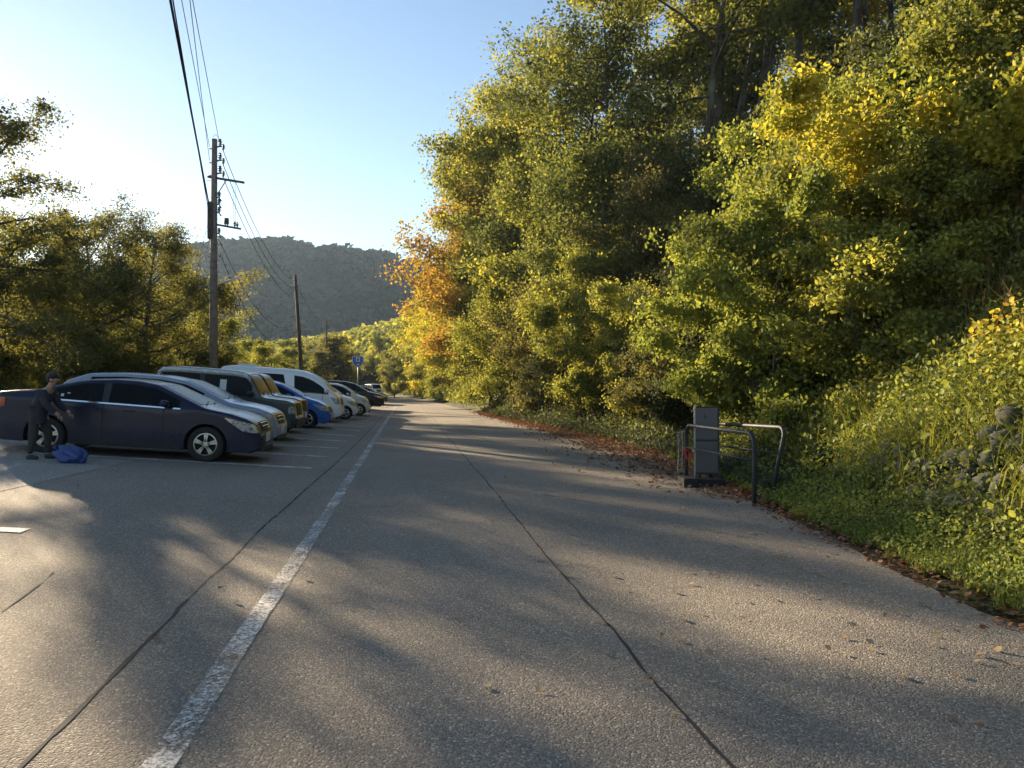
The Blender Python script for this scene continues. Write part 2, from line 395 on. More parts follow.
class Body:
    def __init__(s, top, W, wh, R_, zs=.2, belt=(1.0, .98), tumble=.28, plan=(5, .93), sm=.05, xb=None, nose_in=.0, rnd=.07):
        s.L = top[-1][0]; s.W = W; s.wh = wh; s.R = R_; s.zs = zs; s.belt = belt; s.tumble = tumble; s.rnd = rnd
        s.pn, s.pk = plan
        xs = np.linspace(0, s.L, 500); z = np.interp(xs, [p[0] for p in top], [p[1] for p in top])
        k = max(1, int(sm/(s.L/499))); ker = np.exp(-.5*(np.arange(-3*k, 3*k+1)/k)**2); ker /= ker.sum()
        zp = np.pad(z, 3*k, mode='edge'); s.tx = xs; s.tz = np.convolve(zp, ker, 'valid')
    def top(s, x): return float(np.interp(x, s.tx, s.tz))
    def zb(s, x): return s.belt[0] + (s.belt[1]-s.belt[0])*x/s.L
    def bot(s, x):
        z = s.zs
        if x < .25: z += (.25-x)*.55
        if x > s.L-.22: z += (x-(s.L-.22))*.45
        for xw in s.wh:
            d = abs(x-xw); Ra = s.R+.055
            if d < Ra: z = max(z, s.R + math.sqrt(Ra*Ra-d*d))
        return min(z, s.top(x)-.06)
    def w(s, x, z):
        u = abs(2*x/s.L-1)*s.pk
        p = (1-u**s.pn)**(1/s.pn)
        p = .55+.45*p if False else max(p, .3)
        w = s.W/2*p
        zb = s.zb(x)
        if z > zb: w -= (z-zb)*s.tumble
        if z < .55: w -= (.55-z)**2*.28
        w -= .03*max(0, (zb-z))*max(0, 1)*.4
        t = s.top(x)-z
        r = s.rnd
        if t < r: w -= r*(1-math.sqrt(max(0, 1-((r-t)/r)**2)))
        return max(w, .05)
    def side(s, x, z, sg, off=0): return (x, sg*(s.w(x, z)+off), z)
    def tp(s, x, v, off=0):
        wt = s.w(x, s.top(x)); h = .012
        sl = (s.top(min(x+h, s.L))-s.top(max(x-h, 0)))/(2*h); nl = math.hypot(1, sl)
        return (x - sl/nl*off, v*wt, s.top(x)+.035*(1-v*v)*min(1, wt) + off/nl)
    def shell(s):
        xs = set(np.linspace(0.0, s.L, 90)); xs |= set(np.linspace(0, .12, 8)) | set(np.linspace(s.L-.15, s.L, 9))
        for xw in s.wh:
            Ra = s.R+.055
            for a in np.linspace(0, PI, 17): xs.add(float(np.clip(xw+math.cos(a)*Ra, 0, s.L)))
            xs.add(xw-Ra-.003); xs.add(xw+Ra+.003)
        xs = sorted(x for x in xs if 0 <= x <= s.L)
        tv = [0, .08, .2, .32, .44, .55, .64, .72, .79, .85, .9, .94, .97, .99, 1]
        P = []
        for x in xs:
            b, t = s.bot(x), s.top(x)
            col = [s.side(x, b+(t-b)*q, -1) for q in tv]
            col += [s.tp(x, v) for v in np.linspace(-1, 1, 13)[1:-1]]
            col += [s.side(x, b+(t-b)*q, 1) for q in tv[::-1]]
            P.append(col)
        m = MB().grid(P); n = len(P[0])
        m.f.append(tuple(range(n))[::-1]); m.f.append(tuple((len(xs)-1)*n+k for k in range(n)))
        return m
    def panel(s, x0, x1, zlo, zhi, sg, off=.006, nx=16, nz=5, sl0=0, sl1=0, thick=.012):
        """patch on the side; zlo/zhi may be functions"""
        lo = zlo if callable(zlo) else (lambda x: zlo); hi = zhi if callable(zhi) else (lambda x: zhi)
        P = []
        for i in range(nx+1):
            row = []
            for j in range(nz+1):
                q = j/nz
                xa = x0+sl0*q; xb_ = x1+sl1*q
                x = xa+(xb_-xa)*i/nx; a, b = lo(x), hi(x)
                if b < a+.001: b = a+.001
                row.append(s.side(x, a+(b-a)*q, sg, off))
            P.append(row)
        return MB().grid(P)
    def tpanel(s, x0, x1, v0, v1, off=.006, nx=14, nv=12, curve=0):
        P = []
        for i in range(nx+1):
            row = []
            for j in range(nv+1):
                v = v0+(v1-v0)*j/nv; x = x0+(x1-x0)*i/nx - curve*v*v
                row.append(s.tp(min(max(x, .0), s.L), v, off))
            P.append(row)
        return MB().grid(P)
def wheel(parent, x, y, sg, Rw, wt, rimr, spokes, mat):
    ty = MB()
    h = wt/2
    ty.lathe([(rimr, -h*.9), (rimr+.02, -h), (Rw-.03, -h), (Rw-.008, -h*.8), (Rw, -h*.4), (Rw, h*.4), (Rw-.008, h*.8), (Rw-.03, h), (rimr+.02, h), (rimr, h*.9)], 'y', (0, 0, 0), 36, True)
    w = empty('wheel', (x, y, Rw)); w.parent = parent
    ty.build('tyre', M['rubber'], w, True)
    rm = MB(); o = sg*h
    rm.lathe([(rimr-.005, sg*-h*.8), (rimr-.005, o*.92), (rimr-.022, o*.95), (rimr-.028, o*.6)], 'y', (0, 0, 0), 36)
    rm.lathe([(.0, o*.82), (.055, o*.8), (.065, o*.55), (.0, o*.5)], 'y', (0, 0, 0), 18)
    for k in range(spokes):
        a = 2*PI*k/spokes + .3
        for da in (-.13, .13) if spokes < 7 else (0,):
            p0 = (.04*math.cos(a), o*.78, .04*math.sin(a)); p1 = ((rimr-.015)*math.cos(a+da), o*.86, (rimr-.015)*math.sin(a+da))
            mid = [(p0[i]+p1[i])/2 for i in range(3)]
            rm.box(mid, (rimr-.05, .022, .034 if spokes < 7 else .03), ry=-math.atan2(p1[2]-p0[2], p1[0]-p0[0]))
    rm.build('rim', mat, w, False)
    MB().lathe([(.0, o*.35), (rimr-.01, o*.35)], 'y', (0, 0, 0), 28).build('brake_disc', M['under'], w)
    return w
def car(name, label, cat, spec, col, group='cars parked nose out along the lot'):
    b = Body(spec['top'], spec['W'], spec['wh'], spec['R'], spec.get('zs', .2), spec.get('belt', (1, .98)), spec.get('tumble', .3),
             spec.get('plan', (5, .93)), spec.get('sm', .05), rnd=spec.get('rnd', .07))
    L = b.L
    root = empty(name); tag(root, label, cat, group)
    pm = paint(name+'_paint', col, rough=spec.get('rough', .2), metal=spec.get('metal', .1))
    parts = []
    o = b.shell().build('body', pm, root, True); parts.append(o)
    fr = spec.get('frame', .075)
    # side windows
    for (x0, x1, s0, s1) in spec['win']:
        for sg in (-1, 1):
            p = b.panel(x0, x1, lambda x: b.zb(x)+.02, lambda x: max(b.top(x)-fr, b.zb(x)+.025), sg, .007, 24, 6, s0, s1)
            parts.append(p.build('side_window', M['glass'], root, True))
            x0s, x1s = (x0, x1)
    wx0 = min(w[0] for w in spec['win'])-.03; wx1 = max(w[1] for w in spec['win'])+.03
    for sg in (-1, 1):
        p = b.panel(wx0, wx1, lambda x: b.zb(x)-.012, lambda x: b.zb(x)+.014, sg, .011, 30, 1)
        parts.append(p.build('belt_trim', spec.get('trim', M['black']), root, True))
        if spec.get('blackpillar', True):
            for (a, c) in zip(spec['win'][:-1], spec['win'][1:]):
                a, c = (a, c) if a[0] < c[0] else (c, a)
                p = b.panel(a[1]-.005, c[0]+.005, lambda x: b.zb(x)+.015, lambda x: b.top(x)-fr, sg, .004, 3, 6, a[3], c[2])
                parts.append(p.build('door_pillar', M['black'], root, True))
        for xd in spec['doors']:
            p = b.panel(xd-.008, xd+.008, b.zs+.1, lambda x: b.zb(x)-.012, sg, .002, 1, 16)
            parts.append(p.build('door_gap', M['seam'], root, True))
        p = b.panel(b.wh[0]+b.R+.09, b.wh[1]-b.R-.09, b.zs+.0, b.zs+.085, sg, .012, 10, 2)
        parts.append(p.build('side_sill', spec.get('sill', M['black']), root, True))
        for xh in spec['handles']:
            z = b.zb(xh)-.11
            pts = [b.side(xh+dx, z, sg, of) for dx, of in ((-.1, .0), (-.085, .028), (0, .034), (.085, .028), (.1, .0))]
            parts.append(MB().tube(pts, .012, 6).build('door_handle', spec.get('handlemat', pm), root, True))
    # screens
    a, c = spec['ws']; parts.append(b.tpanel(a, c, -.9, .9, .006, 16, 14, .05).build('windscreen', M['glass'], root, True))
    if 'rw' in spec:
        a, c = spec['rw']; parts.append(b.tpanel(a, c, -.82, .82, .006, 12, 12).build('rear_window', M['glass'], root, True))
    for sg in (-.35, .35):
        x = spec['ws'][1]+.02
        parts.append(MB().tube([b.tp(x, sg-.3, .02), b.tp(x-.06, sg, .022), b.tp(x-.09, sg+.25, .02)], .009, 5).build('wiper', M['black'], root))
    # lamps
    hx0, hx1, hz0, hz1, slo = spec['head']
    for sg in (-1, 1):
        q_ = (lambda x: min(1, (x-hx0)/(hx1-hx0)*1.6)) if slo > 0 else (lambda x: 1)
        m = b.panel(hx0, hx1, lambda x: (hz1+(hx1-x)*slo)*(1-q_(x))+(hz0+(hx1-x)*slo)*q_(x)-.004, lambda x: min(hz1+(hx1-x)*slo*1.25, b.top(x)-.012), sg, .009, 20, 6)
        m2 = b.panel(hx1-.001, min(L-.012, hx1+.1), hz0, lambda x: min(hz1, b.top(x)-.004), sg, .009, 6, 4)
        m.add(m2.v, m2.f)
        parts.append(m.build('headlight', M['lens'], root, True))
        tx0, tx1, tz0, tz1 = spec['tail']
        parts.append(b.panel(tx0, tx1, tz0, lambda x: min(tz1, b.top(x)-.01), sg, .009, 8, 4).build('tail_light', M['lens_red'], root, True))
    gx0, gx1, gv = spec['grille']
    parts.append(b.tpanel(gx0, gx1, -gv, gv, .01, 8, 14).build('grille', M['black'], root, True))
    if spec.get('grillebar'):
        for q in (.25, .6):
            x = gx0+(gx1-gx0)*q
            parts.append(MB().tube([b.tp(x, v, .02) for v in np.linspace(-gv, gv, 14)], .009, 6).build('grille_bar', M['chrome'], root, True))
    zf = spec.get('platez', .48)
    parts.append(MB().box((L+.012, 0, zf), (.02, .33, .165)).build('number_plate', M['plate'], root, bevel=.004))
    # front intake (lower)
    fb = MB().box((L-.012, 0, b.bot(L)-.045+.02), (.06, b.w(L, .4)*1.7, .09)); parts.append(fb.build('lower_intake', M['black'], root, bevel=.01))
    # mirrors
    mx, mz = spec['mirror']
    for sg in (-1, 1):
        y = b.w(mx, mz)
        m = MB(); ms = spec.get('mirs', 1.0)
        prof = [(-.055, .55), (-.03, .95), (.03, 1), (.075, .8), (.1, .35)]
        P = []
        for dx, k in prof:
            P.append([(mx+dx, sg*(y+.135)+math.cos(a)*.1*k*ms, mz+.045+math.sin(a)*.068*k*ms) for a in np.linspace(0, 2*PI, 13)])
        m.grid(P); m.f.append(tuple(range(12))); m.f.append(tuple(4*13+k for k in range(12)))
        m.tube([(mx, sg*(y-.01), mz-.01), (mx, sg*(y+.08), mz+.02)], .022, 6)
        parts.append(m.build('door_mirror', spec.get('mirmat', pm), root, True))
    # underbody and wheel wells
    u = MB().box((L/2, 0, b.zs+.1), (L-.35, spec['W']-2*.27, .22)); u.box((L/2, 0, b.zs+.33), (b.wh[1]-b.wh[0]-2*b.R-.12, spec['W']-.16, .2))
    parts.append(u.build('underbody', M['under'], root))
    for xw in b.wh:
        for sg in (-1, 1):
            P = [[(xw+math.cos(a)*(b.R+.05), sg*yy, b.R+math.sin(a)*(b.R+.05)) for yy in (spec['W']/2-.28, b.w(xw, .6)-.012)] for a in np.linspace(-.25, PI+.25, 20)]
            parts.append(MB().grid(P).build('wheel_arch', M['under'], root, True))
            w = wheel(root, xw, sg*(b.w(xw, .5)-.115), sg, b.R, spec.get('tw', .2), spec.get('rimr', b.R*.66), spec.get('spokes', 5), spec.get('rim', M['alloy']))
            parts.append(w)
    if spec.get('flare'):
        for xw in b.wh:
            for sg in (-1, 1):
                P = [[b.side(xw+math.cos(a)*(b.R+.05+q), b.R+math.sin(a)*(b.R+.05+q), sg, of) for q, of in ((0, .03), (.01, .045), (.07, .04), (.085, .0))] for a in np.linspace(.02, PI-.02, 24)]
                parts.append(MB().grid(P).build('fender_flare', M['black'], root, True))
    if spec.get('rails'):
        for sg in (-1, 1):
            a, c = spec['rails']
            parts.append(MB().tube([b.tp(x, sg*.93, .03) for x in np.linspace(a, c, 16)], .016, 6).build('roof_rail', spec.get('railmat', M['alloy']), root, True))
    for p in parts:   # centre on the wheels' mid
        p.location.x -= L/2
    root['_L'] = L
    return root, b, pm, parts
def park(root, nose_x, y, yaw=0, dz=0):
    L = root['_L']; del root['_L']
    xc = nose_x - L/2
    za, zc = float(road_h(xc-L*.28, y)), float(road_h(xc+L*.28, y))
    root.location = (xc, y, (za+zc)/2+dz); root.rotation_euler = (0, math.atan2(za-zc, L*.56), yaw)
def bx(root, b, name, mb, mat, smooth=True, bevel=0):
    o = mb.build(name, mat, root, smooth, bevel); o.location.x -= b.L/2; return o

SEDAN = dict(top=[(0, .72), (.03, .95), (.1, 1.05), (.5, 1.1), (.8, 1.13), (1.15, 1.25), (1.6, 1.37), (2.1, 1.415), (2.5, 1.41), (2.85, 1.36), (3.3, 1.17), (3.72, .99), (4.2, .91), (4.5, .82), (4.66, .7), (4.71, .6), (4.73, .45)],
    W=1.78, wh=(1.03, 3.78), R=.325, belt=(1.0, .93), tumble=.42, win=[(1.12, 1.95, .0, -.02), (2.06, 3.28, 0, 0)], doors=(1.98, 3.02), handles=(1.5, 2.42),
    ws=(2.9, 3.66), rw=(.85, 1.45), head=(4.1, 4.6, .58, .74, .16), tail=(.02, .3, .8, .96), grille=(4.6, 4.71, .55), mirror=(3.05, .99), sm=.045, zs=.2,
    trim=M['chrome'], grillebar=True, sill=None, metal=.0, rough=.22)
CROSS = dict(top=[(0, .75), (.03, .98), (.12, 1.12), (.4, 1.42), (.8, 1.6), (1.5, 1.66), (2.3, 1.65), (2.8, 1.57), (3.25, 1.36), (3.7, 1.12), (4.3, 1.03), (4.6, .92), (4.7, .78), (4.74, .5)],
    W=1.84, wh=(.98, 3.67), R=.35, belt=(1.12, 1.03), tumble=.36, win=[(.78, 1.78, .1, 0), (1.9, 3.2, 0, 0)], doors=(1.85, 3.0), handles=(1.3, 2.3),
    ws=(2.8, 3.62), rw=(.2, .7), head=(4.05, 4.6, .76, .86, .1), tail=(.02, .35, .9, 1.05), grille=(4.64, 4.73, .6), mirror=(2.95, 1.08), sm=.05, zs=.24, rim=M['alloy'], grillebar=True)
JIM = dict(top=[(0, .5), (.02, 1.0), (.05, 1.62), (.14, 1.71), (.6, 1.74), (2.0, 1.73), (2.26, 1.69), (2.36, 1.6), (2.64, 1.14), (2.72, 1.1), (3.3, 1.06), (3.46, 1.0), (3.52, .85), (3.55, .5)],
    W=1.64, wh=(.62, 2.87), R=.35, belt=(1.1, 1.08), tumble=.1, plan=(9, .96), win=[(.2, 1.12, 0, 0), (1.24, 2.42, .0, 0)], doors=(1.18, 2.5), handles=(1.36,),
    ws=(2.34, 2.66), rw=(.02, .05), head=(3.36, 3.5, .74, .92, 0), tail=(.01, .07, .45, .6), grille=(3.47, 3.54, .62), mirror=(2.38, 1.14), sm=.022, zs=.33, flare=True,
    rim=M['alloy_dark'], rimr=.2, mirmat=M['black'], mirs=1.1, rnd=.05, frame=.13, tw=.22, spokes=8, metal=.1, platez=.55)
HATCH = dict(top=[(0, .7), (.03, 1.0), (.2, 1.34), (.45, 1.47), (1.2, 1.53), (1.9, 1.51), (2.3, 1.42), (2.75, 1.22), (3.15, 1.02), (3.55, .93), (3.82, .8), (3.95, .65), (4.0, .45)],
    W=1.7, wh=(.72, 3.25), R=.3, belt=(1.02, .95), tumble=.34, win=[(.55, 1.42, .08, 0), (1.52, 2.8, 0, 0)], doors=(1.47, 2.6), handles=(1.0, 1.95),
    ws=(2.28, 3.1), rw=(.05, .4), head=(3.4, 3.86, .62, .77, .12), tail=(.02, .25, .8, .98), grille=(3.88, 3.98, .5), mirror=(2.6, 1.02), sm=.045, zs=.19, grillebar=True)
VAN = dict(top=[(0, .6), (.02, 1.6), (.05, 1.8), (.2, 1.94), (.6, 1.99), (2.9, 1.99), (3.3, 1.95), (3.65, 1.84), (4.05, 1.62), (4.45, 1.24), (4.58, 1.13), (4.74, .98), (4.81, .8), (4.84, .45)],
    W=1.88, wh=(.85, 3.95), R=.335, belt=(1.16, 1.1), tumble=.16, plan=(9, .965), win=[(.25, 1.35, 0, 0), (1.45, 2.72, 0, -.18), (3.0, 4.3, -.05, 0)], doors=(2.83, 4.1), handles=(2.6, 3.05),
    ws=(3.62, 4.5), rw=(.02, .06), head=(4.4, 4.72, .74, .98, .05), tail=(.01, .08, .8, 1.3), grille=(4.74, 4.82, .5), mirror=(4.22, 1.2), sm=.05, zs=.2, frame=.22,
    blackpillar=False, rnd=.16, metal=.1, mirs=1.5, platez=.45)
KEIBOX = dict(top=[(0, .6), (.02, 1.2), (.06, 1.55), (.2, 1.64), (.6, 1.67), (2.2, 1.67), (2.45, 1.62), (2.6, 1.5), (2.95, 1.05), (3.05, 1.01), (3.28, .95), (3.37, .75), (3.4, .45)],
    W=1.475, wh=(.5, 2.93), R=.285, belt=(1.04, 1.0), tumble=.12, plan=(9, .955), win=[(.3, 1.3, 0, 0), (1.4, 2.7, 0, 0)], doors=(1.35, 2.5), handles=(1.2, 1.55),
    ws=(2.5, 2.95), rw=(.02, .06), head=(3.1, 3.32, .72, .9, 0), tail=(.01, .08, .8, 1.1), grille=(3.29, 3.38, .5), mirror=(2.6, 1.06), sm=.03, zs=.2, frame=.1, tw=.16, platez=.4)
KEI = dict(top=[(0, .65), (.03, 1.0), (.15, 1.36), (.35, 1.48), (1.0, 1.53), (1.7, 1.52), (2.05, 1.44), (2.4, 1.25), (2.75, 1.02), (3.1, .93), (3.3, .78), (3.38, .6), (3.4, .42)],
    W=1.475, wh=(.52, 2.9), R=.285, belt=(1.0, .95), tumble=.24, win=[(.4, 1.2, .05, 0), (1.3, 2.45, 0, 0)], doors=(1.25, 2.3), handles=(.9, 1.7),
    ws=(2.05, 2.7), rw=(.04, .28), head=(2.95, 3.3, .62, .8, .08), tail=(.02, .2, .8, 1.0), grille=(3.3, 3.39, .45), mirror=(2.3, 1.0), sm=.04, zs=.18, tw=.16, platez=.4)

WAGON = dict(CROSS); WAGON['top'] = [(x, z*.93 if z < 1.2 else 1.116+(z-1.2)*.86) for x, z in CROSS['top']]; WAGON['belt'] = (1.03, .96); WAGON['mirror'] = (2.95, 1.02)
WAGON['head'] = (4.0, 4.6, .72, .80, .1)
SEDAN['sill'] = M['black']
r, b, pm, _ = car('sedan', 'dark blue sedan nearest the camera, with silver spoked wheels', 'car', SEDAN, (.012, .018, .045))
bx(r, b, 'wing_badge', MB().box((4.74, 0, .66), (.02, .14, .06)), M['chrome'])
for zz in (0, 1, 2):
    bx(r, b, 'window_sticker', b.panel(1.14+zz*.1, 1.19+zz*.1, 1.045 if zz < 2 else 1.1, 1.095 if zz < 2 else 1.12, -1, .011, 3, 3), M['plate'])
park(r, -2.83, 15.62)
r, b, pm, _ = car('crossover', 'silver blue crossover parked just behind the dark blue sedan', 'car', WAGON, (.30, .35, .42)); park(r, -2.95, 18.1)
r, b, pm, _ = car('off_roader', 'boxy dark grey off-roader with pale roof edge and knobbly tyres, third from the camera', 'car', JIM, (.07, .078, .08))
bx(r, b, 'spare_wheel_cover', MB().lathe([(0, -.12), (.3, -.11), (.33, -.06), (.33, .08), (0, .08)], 'x', (-.06, 0, .9), 24), M['black'])
bx(r, b, 'roof_gutter', MB().tube([b.side(x, b.top(x)-.07, -1, .018) for x in np.linspace(.08, 2.34, 24)], .03, 6), M['roof_grey'])
bx(r, b, 'roof_gutter', MB().tube([b.side(x, b.top(x)-.07, 1, .018) for x in np.linspace(.08, 2.34, 24)], .03, 6), M['roof_grey'])
bx(r, b, 'roof_panel', b.tpanel(.1, 2.3, -1, 1, .008, 14, 12), M['roof_grey'])
for sg in (-1, 1):
    bx(r, b, 'roof_side', b.panel(.06, 2.36, lambda x: b.top(x)-.11, lambda x: b.top(x)-.004, sg, .009, 20, 4), M['roof_grey'])
bx(r, b, 'aerial', MB().tube([b.tp(.75, -.5, .0), b.tp(.45, -.5, .28)], .006, 5), M['black'])
bx(r, b, 'window_notice', b.panel(1.62, 1.78, 1.17, 1.5, -1, .012, 3, 3), M['plate'])
bx(r, b, 'front_bumper', MB().box((3.5, 0, .52), (.2, 1.55, .2)), M['black'], False, .04)
park(r, -3.0, 21.2)
J2 = dict(JIM); J2.update(W=1.6, flare=False, spokes=5)
r, b, pm, _ = car('off_roader', 'black boxy off-roader, its upright windscreen between the grey off-roader and the blue hatchback', 'car', J2, (.02, .02, .022)); park(r, -3.25, 24.2)
r, b, pm, _ = car('hatchback', 'bright blue hatchback parked in front of the white high-roof van', 'car', HATCH, (.03, .12, .42)); park(r, -2.75, 27.3)
r, b, pm, _ = car('van', 'white high-roof van towering over the row, with a roof vent', 'van', VAN, (.8, .8, .8))
bx(r, b, 'roof_vent', MB().box((1.0, 0, 2.055), (.75, .5, .09), taper=.85), M['plate'], False, .03)
park(r, -2.8, 32.0)
r, b, pm, _ = car('hatchback', 'small white hatchback with dark wheels, first car beyond the white van', 'car', KEI, (.68, .68, .66)); park(r, -2.4, 34.9)
K2 = dict(KEIBOX); K2['rim'] = M['alloy_dark']
r, b, pm, _ = car('minicar', 'tall boxy grey minicar between two white small cars', 'car', K2, (.22, .24, .25)); park(r, -3.2, 37.2)
r, b, pm, _ = car('minicar', 'cream white small car parked beside the black crossover', 'car', KEI, (.6, .58, .5)); park(r, -2.1, 39.6)
r, b, pm, _ = car('crossover', 'black crossover with silver wheels toward the far end of the row', 'car', CROSS, (.02, .022, .026)); park(r, -1.75, 50)
r, b, pm, _ = car('sedan', 'black low car last in the row', 'car', SEDAN, (.014, .015, .017)); park(r, -2.0, 66)
x, y = at(373.5, 100)
r, b, pm, _ = car('minivan', 'small white van facing the camera beyond the end of the parked row', 'van', KEIBOX, (.72, .72, .7), group='vehicles beyond the lot')
del r['_L']; r.location = (x, y, float(road_h(x, y))+.1); r.rotation_euler = (0, 0, -PI/2+.45)
for o in list(bpy.data.objects):
    if '_L' in o: del o['_L']
# ------------------------------------------------------------------ poles, wires, sign
M['pole'] = simple('weathered_pole', (.2, .155, .125), .85, 0, 6, .35, .4)
M['pole_dark'] = simple('dark_pole', (.07, .058, .048), .85, 0, 6, .35, .4)
M['steel'] = simple('galvanised_steel', (.28, .28, .28), .5, .6, 12, .2)
M['cable'] = simple('cable_sheath', (.02, .02, .022), 1.0, spec=.0)
M['porcelain'] = simple('porcelain', (.10, .085, .08), .3)
M['sign_blue'] = simple('sign_blue', (.025, .11, .42), .35, 0, 6, .1)
M['sign_white'] = simple('sign_white', (.75, .76, .76), .4, 0, 6, .05)
def insulator(root, p, s=1.0):
    mb = MB(); z = 0
    pr = [(.0, 0), (.02, 0), (.02, .05), (.055, .06), (.03, .085), (.03, .1), (.06, .115), (.03, .14), (.03, .16), (.045, .17), (.0, .2)]
    mb.lathe([(r*s, h*s) for r, h in pr], 'z', p, 10)
    return mb.build('insulator', M['porcelain'], root, True)
# --- near pole
PX, PY = at(213.5, 33); PZ = g(PX, PY)
HT = 12.15-PZ
p1 = empty('utility_pole', (PX, PY, PZ)); tag(p1, 'tall utility pole with crossarms and a street light, rising behind the white van', 'utility pole', 'utility poles along the lot')
MB().tube([(0, 0, -.3), (0, 0, HT*.5), (0.03, 0, HT)], [.19, .155, .115], 14).build('shaft', M['pole'], p1, True)
arm = Vector((math.cos(.10), -math.sin(.10)-.25, 0)).normalized()
def armpt(d, z): return (arm.x*d, arm.y*d, z)
za = HT-1.75
MB().box(armpt(.58, za-.02), (1.75, .09, .09), rz=math.atan2(arm.y, arm.x), ry=.2).build('crossarm', M['pole_dark'], p1, bevel=.006)
MB().tube([armpt(.08, za-.75), armpt(.6, za-.05)], .022, 6).build('arm_brace', M['steel'], p1)
zb_ = HT-3.75
MB().box(armpt(.6, zb_-.02), (1.4, .08, .08), rz=math.atan2(arm.y, arm.x), ry=.2).build('crossarm', M['pole_dark'], p1, bevel=.006)
for d in (.55, .66, 1.0, 1.12): insulator(p1, armpt(d, zb_+.12-.2*d), 1.3)
MB().box(armpt(.62, zb_+.2), (.16, .14, .26)).build('cutout_switch', M['pole_dark'], p1, bevel=.01)
for d in (.92, 1.02): MB().tube([armpt(d, za-.1), armpt(d+.02, zb_+.15)], .007, 5).build('drop_wire', M['cable'], p1)
for k, dz in enumerate((.35, .95, 1.5)):
    z = HT-dz
    MB().tube([armpt(.05, z), armpt(.38, z+.03)], .035, 6).build('bracket', M['pole_dark'], p1)
    insulator(p1, armpt(.3, z+.02), 1.7)
    insulator(p1, armpt(.46, z-.16), 1.4)
    MB().tube([armpt(-.12, z-.05), armpt(-.2, z-.05)], .03, 6).build('clamp', M['steel'], p1)
MB().tube([armpt(.28, HT-.05), armpt(.1, HT+.22), armpt(-.05, HT+.1)], .01, 5).build('drop_wire', M['cable'], p1)
for k, dz in enumerate((2.55, 2.85, 3.2, 4.1)):
    z = HT-dz
    MB().tube([armpt(.05, z), armpt(.24, z+.05), armpt(.36, z-.12)], .03, 6).build('bracket', M['pole_dark'], p1)
    insulator(p1, armpt(.26, z), 1.5)
MB().lathe([(.0, 0), (.12, .0), (.13, .05), (.13, 1.5), (.1, 1.58), (0, 1.58)], 'z', (-.11, -.1, HT-4.3), 12).build('cable_sleeve', M['pole_dark'], p1, True)
for k in range(16):
    s_ = 1 if k % 2 else -1; z = 2.2+k*.55
    if z < HT-.6: MB().tube([(s_*.12, 0, z), (s_*.31, 0, z)], .011, 5).build('step_bolt', M['steel'], p1)
# street light on pole
zl = 5.05-PZ+.85
MB().tube([(-.62, .05, zl-.1), (-.1, 0, zl-.02), (.3, -.1, zl)], .028, 6).build('lamp_arm', M['steel'], p1)
P = []
for t in np.linspace(0, 1, 9):
    c = Vector((.22+.95*t, -.16*t-.05, zl+.03+.3*t)); w_ = .1*math.sin(PI*min(1, .18+t*.78))**.6; P.append([(c.x, c.y+math.cos(a)*w_, c.z+math.sin(a)*w_*.45) for a in np.linspace(0, 2*PI, 13)])
MB().grid(P).build('lamp_head', M['sign_white'], p1, True)
# guy wire
wires = []
def wire(a, b, sag, rad, label, group='overhead wires', name='power_line', n=28, mat=None):
    a, b = Vector(a), Vector(b); pts = []
    for i in range(n+1):
        t = i/n; p = a.lerp(b, t); p.z -= sag*4*t*(1-t); pts.append(p)
    o = MB().tube(pts, rad, 5).build(name, mat or M['cable'], None, True)
    return tag(o, label, 'cable', group)
def pole(px, Z, h, name_label, lean=(0, 0), r0=.16, n=3):
    x, y = at(px, Z); z = g(x, y)
    p = empty('utility_pole', (x, y, z)); tag(p, name_label, 'utility pole', 'utility poles along the lot')
    MB().tube([(0, 0, -.3), (lean[0]*.5, lean[1]*.5, h*.5), (lean[0], lean[1], h)], [r0, r0*.85, r0*.65], 10).build('shaft', M['pole_dark'], p, True)
    for k in range(n):
        zz = h-.3-.65*k; q = 1-.65*k/h
        MB().tube([(lean[0]*q-.1, lean[1]*q, zz), (lean[0]*q-.38, lean[1]*q, zz+.02)], .022, 6).build('bracket', M['steel'], p)
        insulator(p, (lean[0]*q-.33, lean[1]*q, zz), 1.2)
    zz = h*.36
    MB().tube([(lean[0]*.4, 0, zz), (lean[0]*.4+1.0, -.2, zz+.28)], .03, 6).build('lamp_arm', M['steel'], p)
    P = []
    for t in np.linspace(0, 1, 7):
        w_ = .1*math.sin(PI*min(1, .18+t*.78))**.6; P.append([(lean[0]*.4+.8+.75*t, -.2+math.cos(a)*w_, zz+.27+.2*t+math.sin(a)*w_*.45) for a in np.linspace(0, 2*PI, 9)])
    MB().grid(P).build('lamp_head', M['sign_white'], p, True)
    return Vector((x+lean[0], y+lean[1], z+h))
T2 = pole(303.5, 58, 9.9-g(*at(303.5, 58)), 'second utility pole, leaning slightly, beyond the white van', (-.62, 0), .17)
T3 = pole(327, 88, 8.9, 'slim utility pole behind the blue road sign, third in the line', (-.1, 0), .15, 2)
T4 = pole(343, 118, 9.0, 'farthest and smallest utility pole in the line', (0, 0), .15, 2)
top = Vector((PX, PY, PZ))
for k, (d, z1) in enumerate(((.42, HT-.45), (.42, HT-1.05), (.42, HT-1.6))):
    wire(top+Vector(armpt(d, z1)), T2+Vector((-.33, 0, -.3-.65*k)), .9, .016, ['uppermost thin wire from the tall pole to the leaning second pole', 'middle thin wire from the tall pole to the leaning second pole', 'lowest of the three thin wires from the tall pole to the leaning second pole'][k])
wire(top+Vector(armpt(.3, HT-4.4)), T2+Vector((0, 0, -3.6)), 1.6, .014, 'sagging low communication cable between the tall pole and the second pole', name='communication_cable')
wire(top+Vector(armpt(.3, HT-4.9)), T2+Vector((0, 0, -4.3)), 2.1, .014, 'lowest sagging communication cable between the tall pole and the second pole', name='communication_cable')
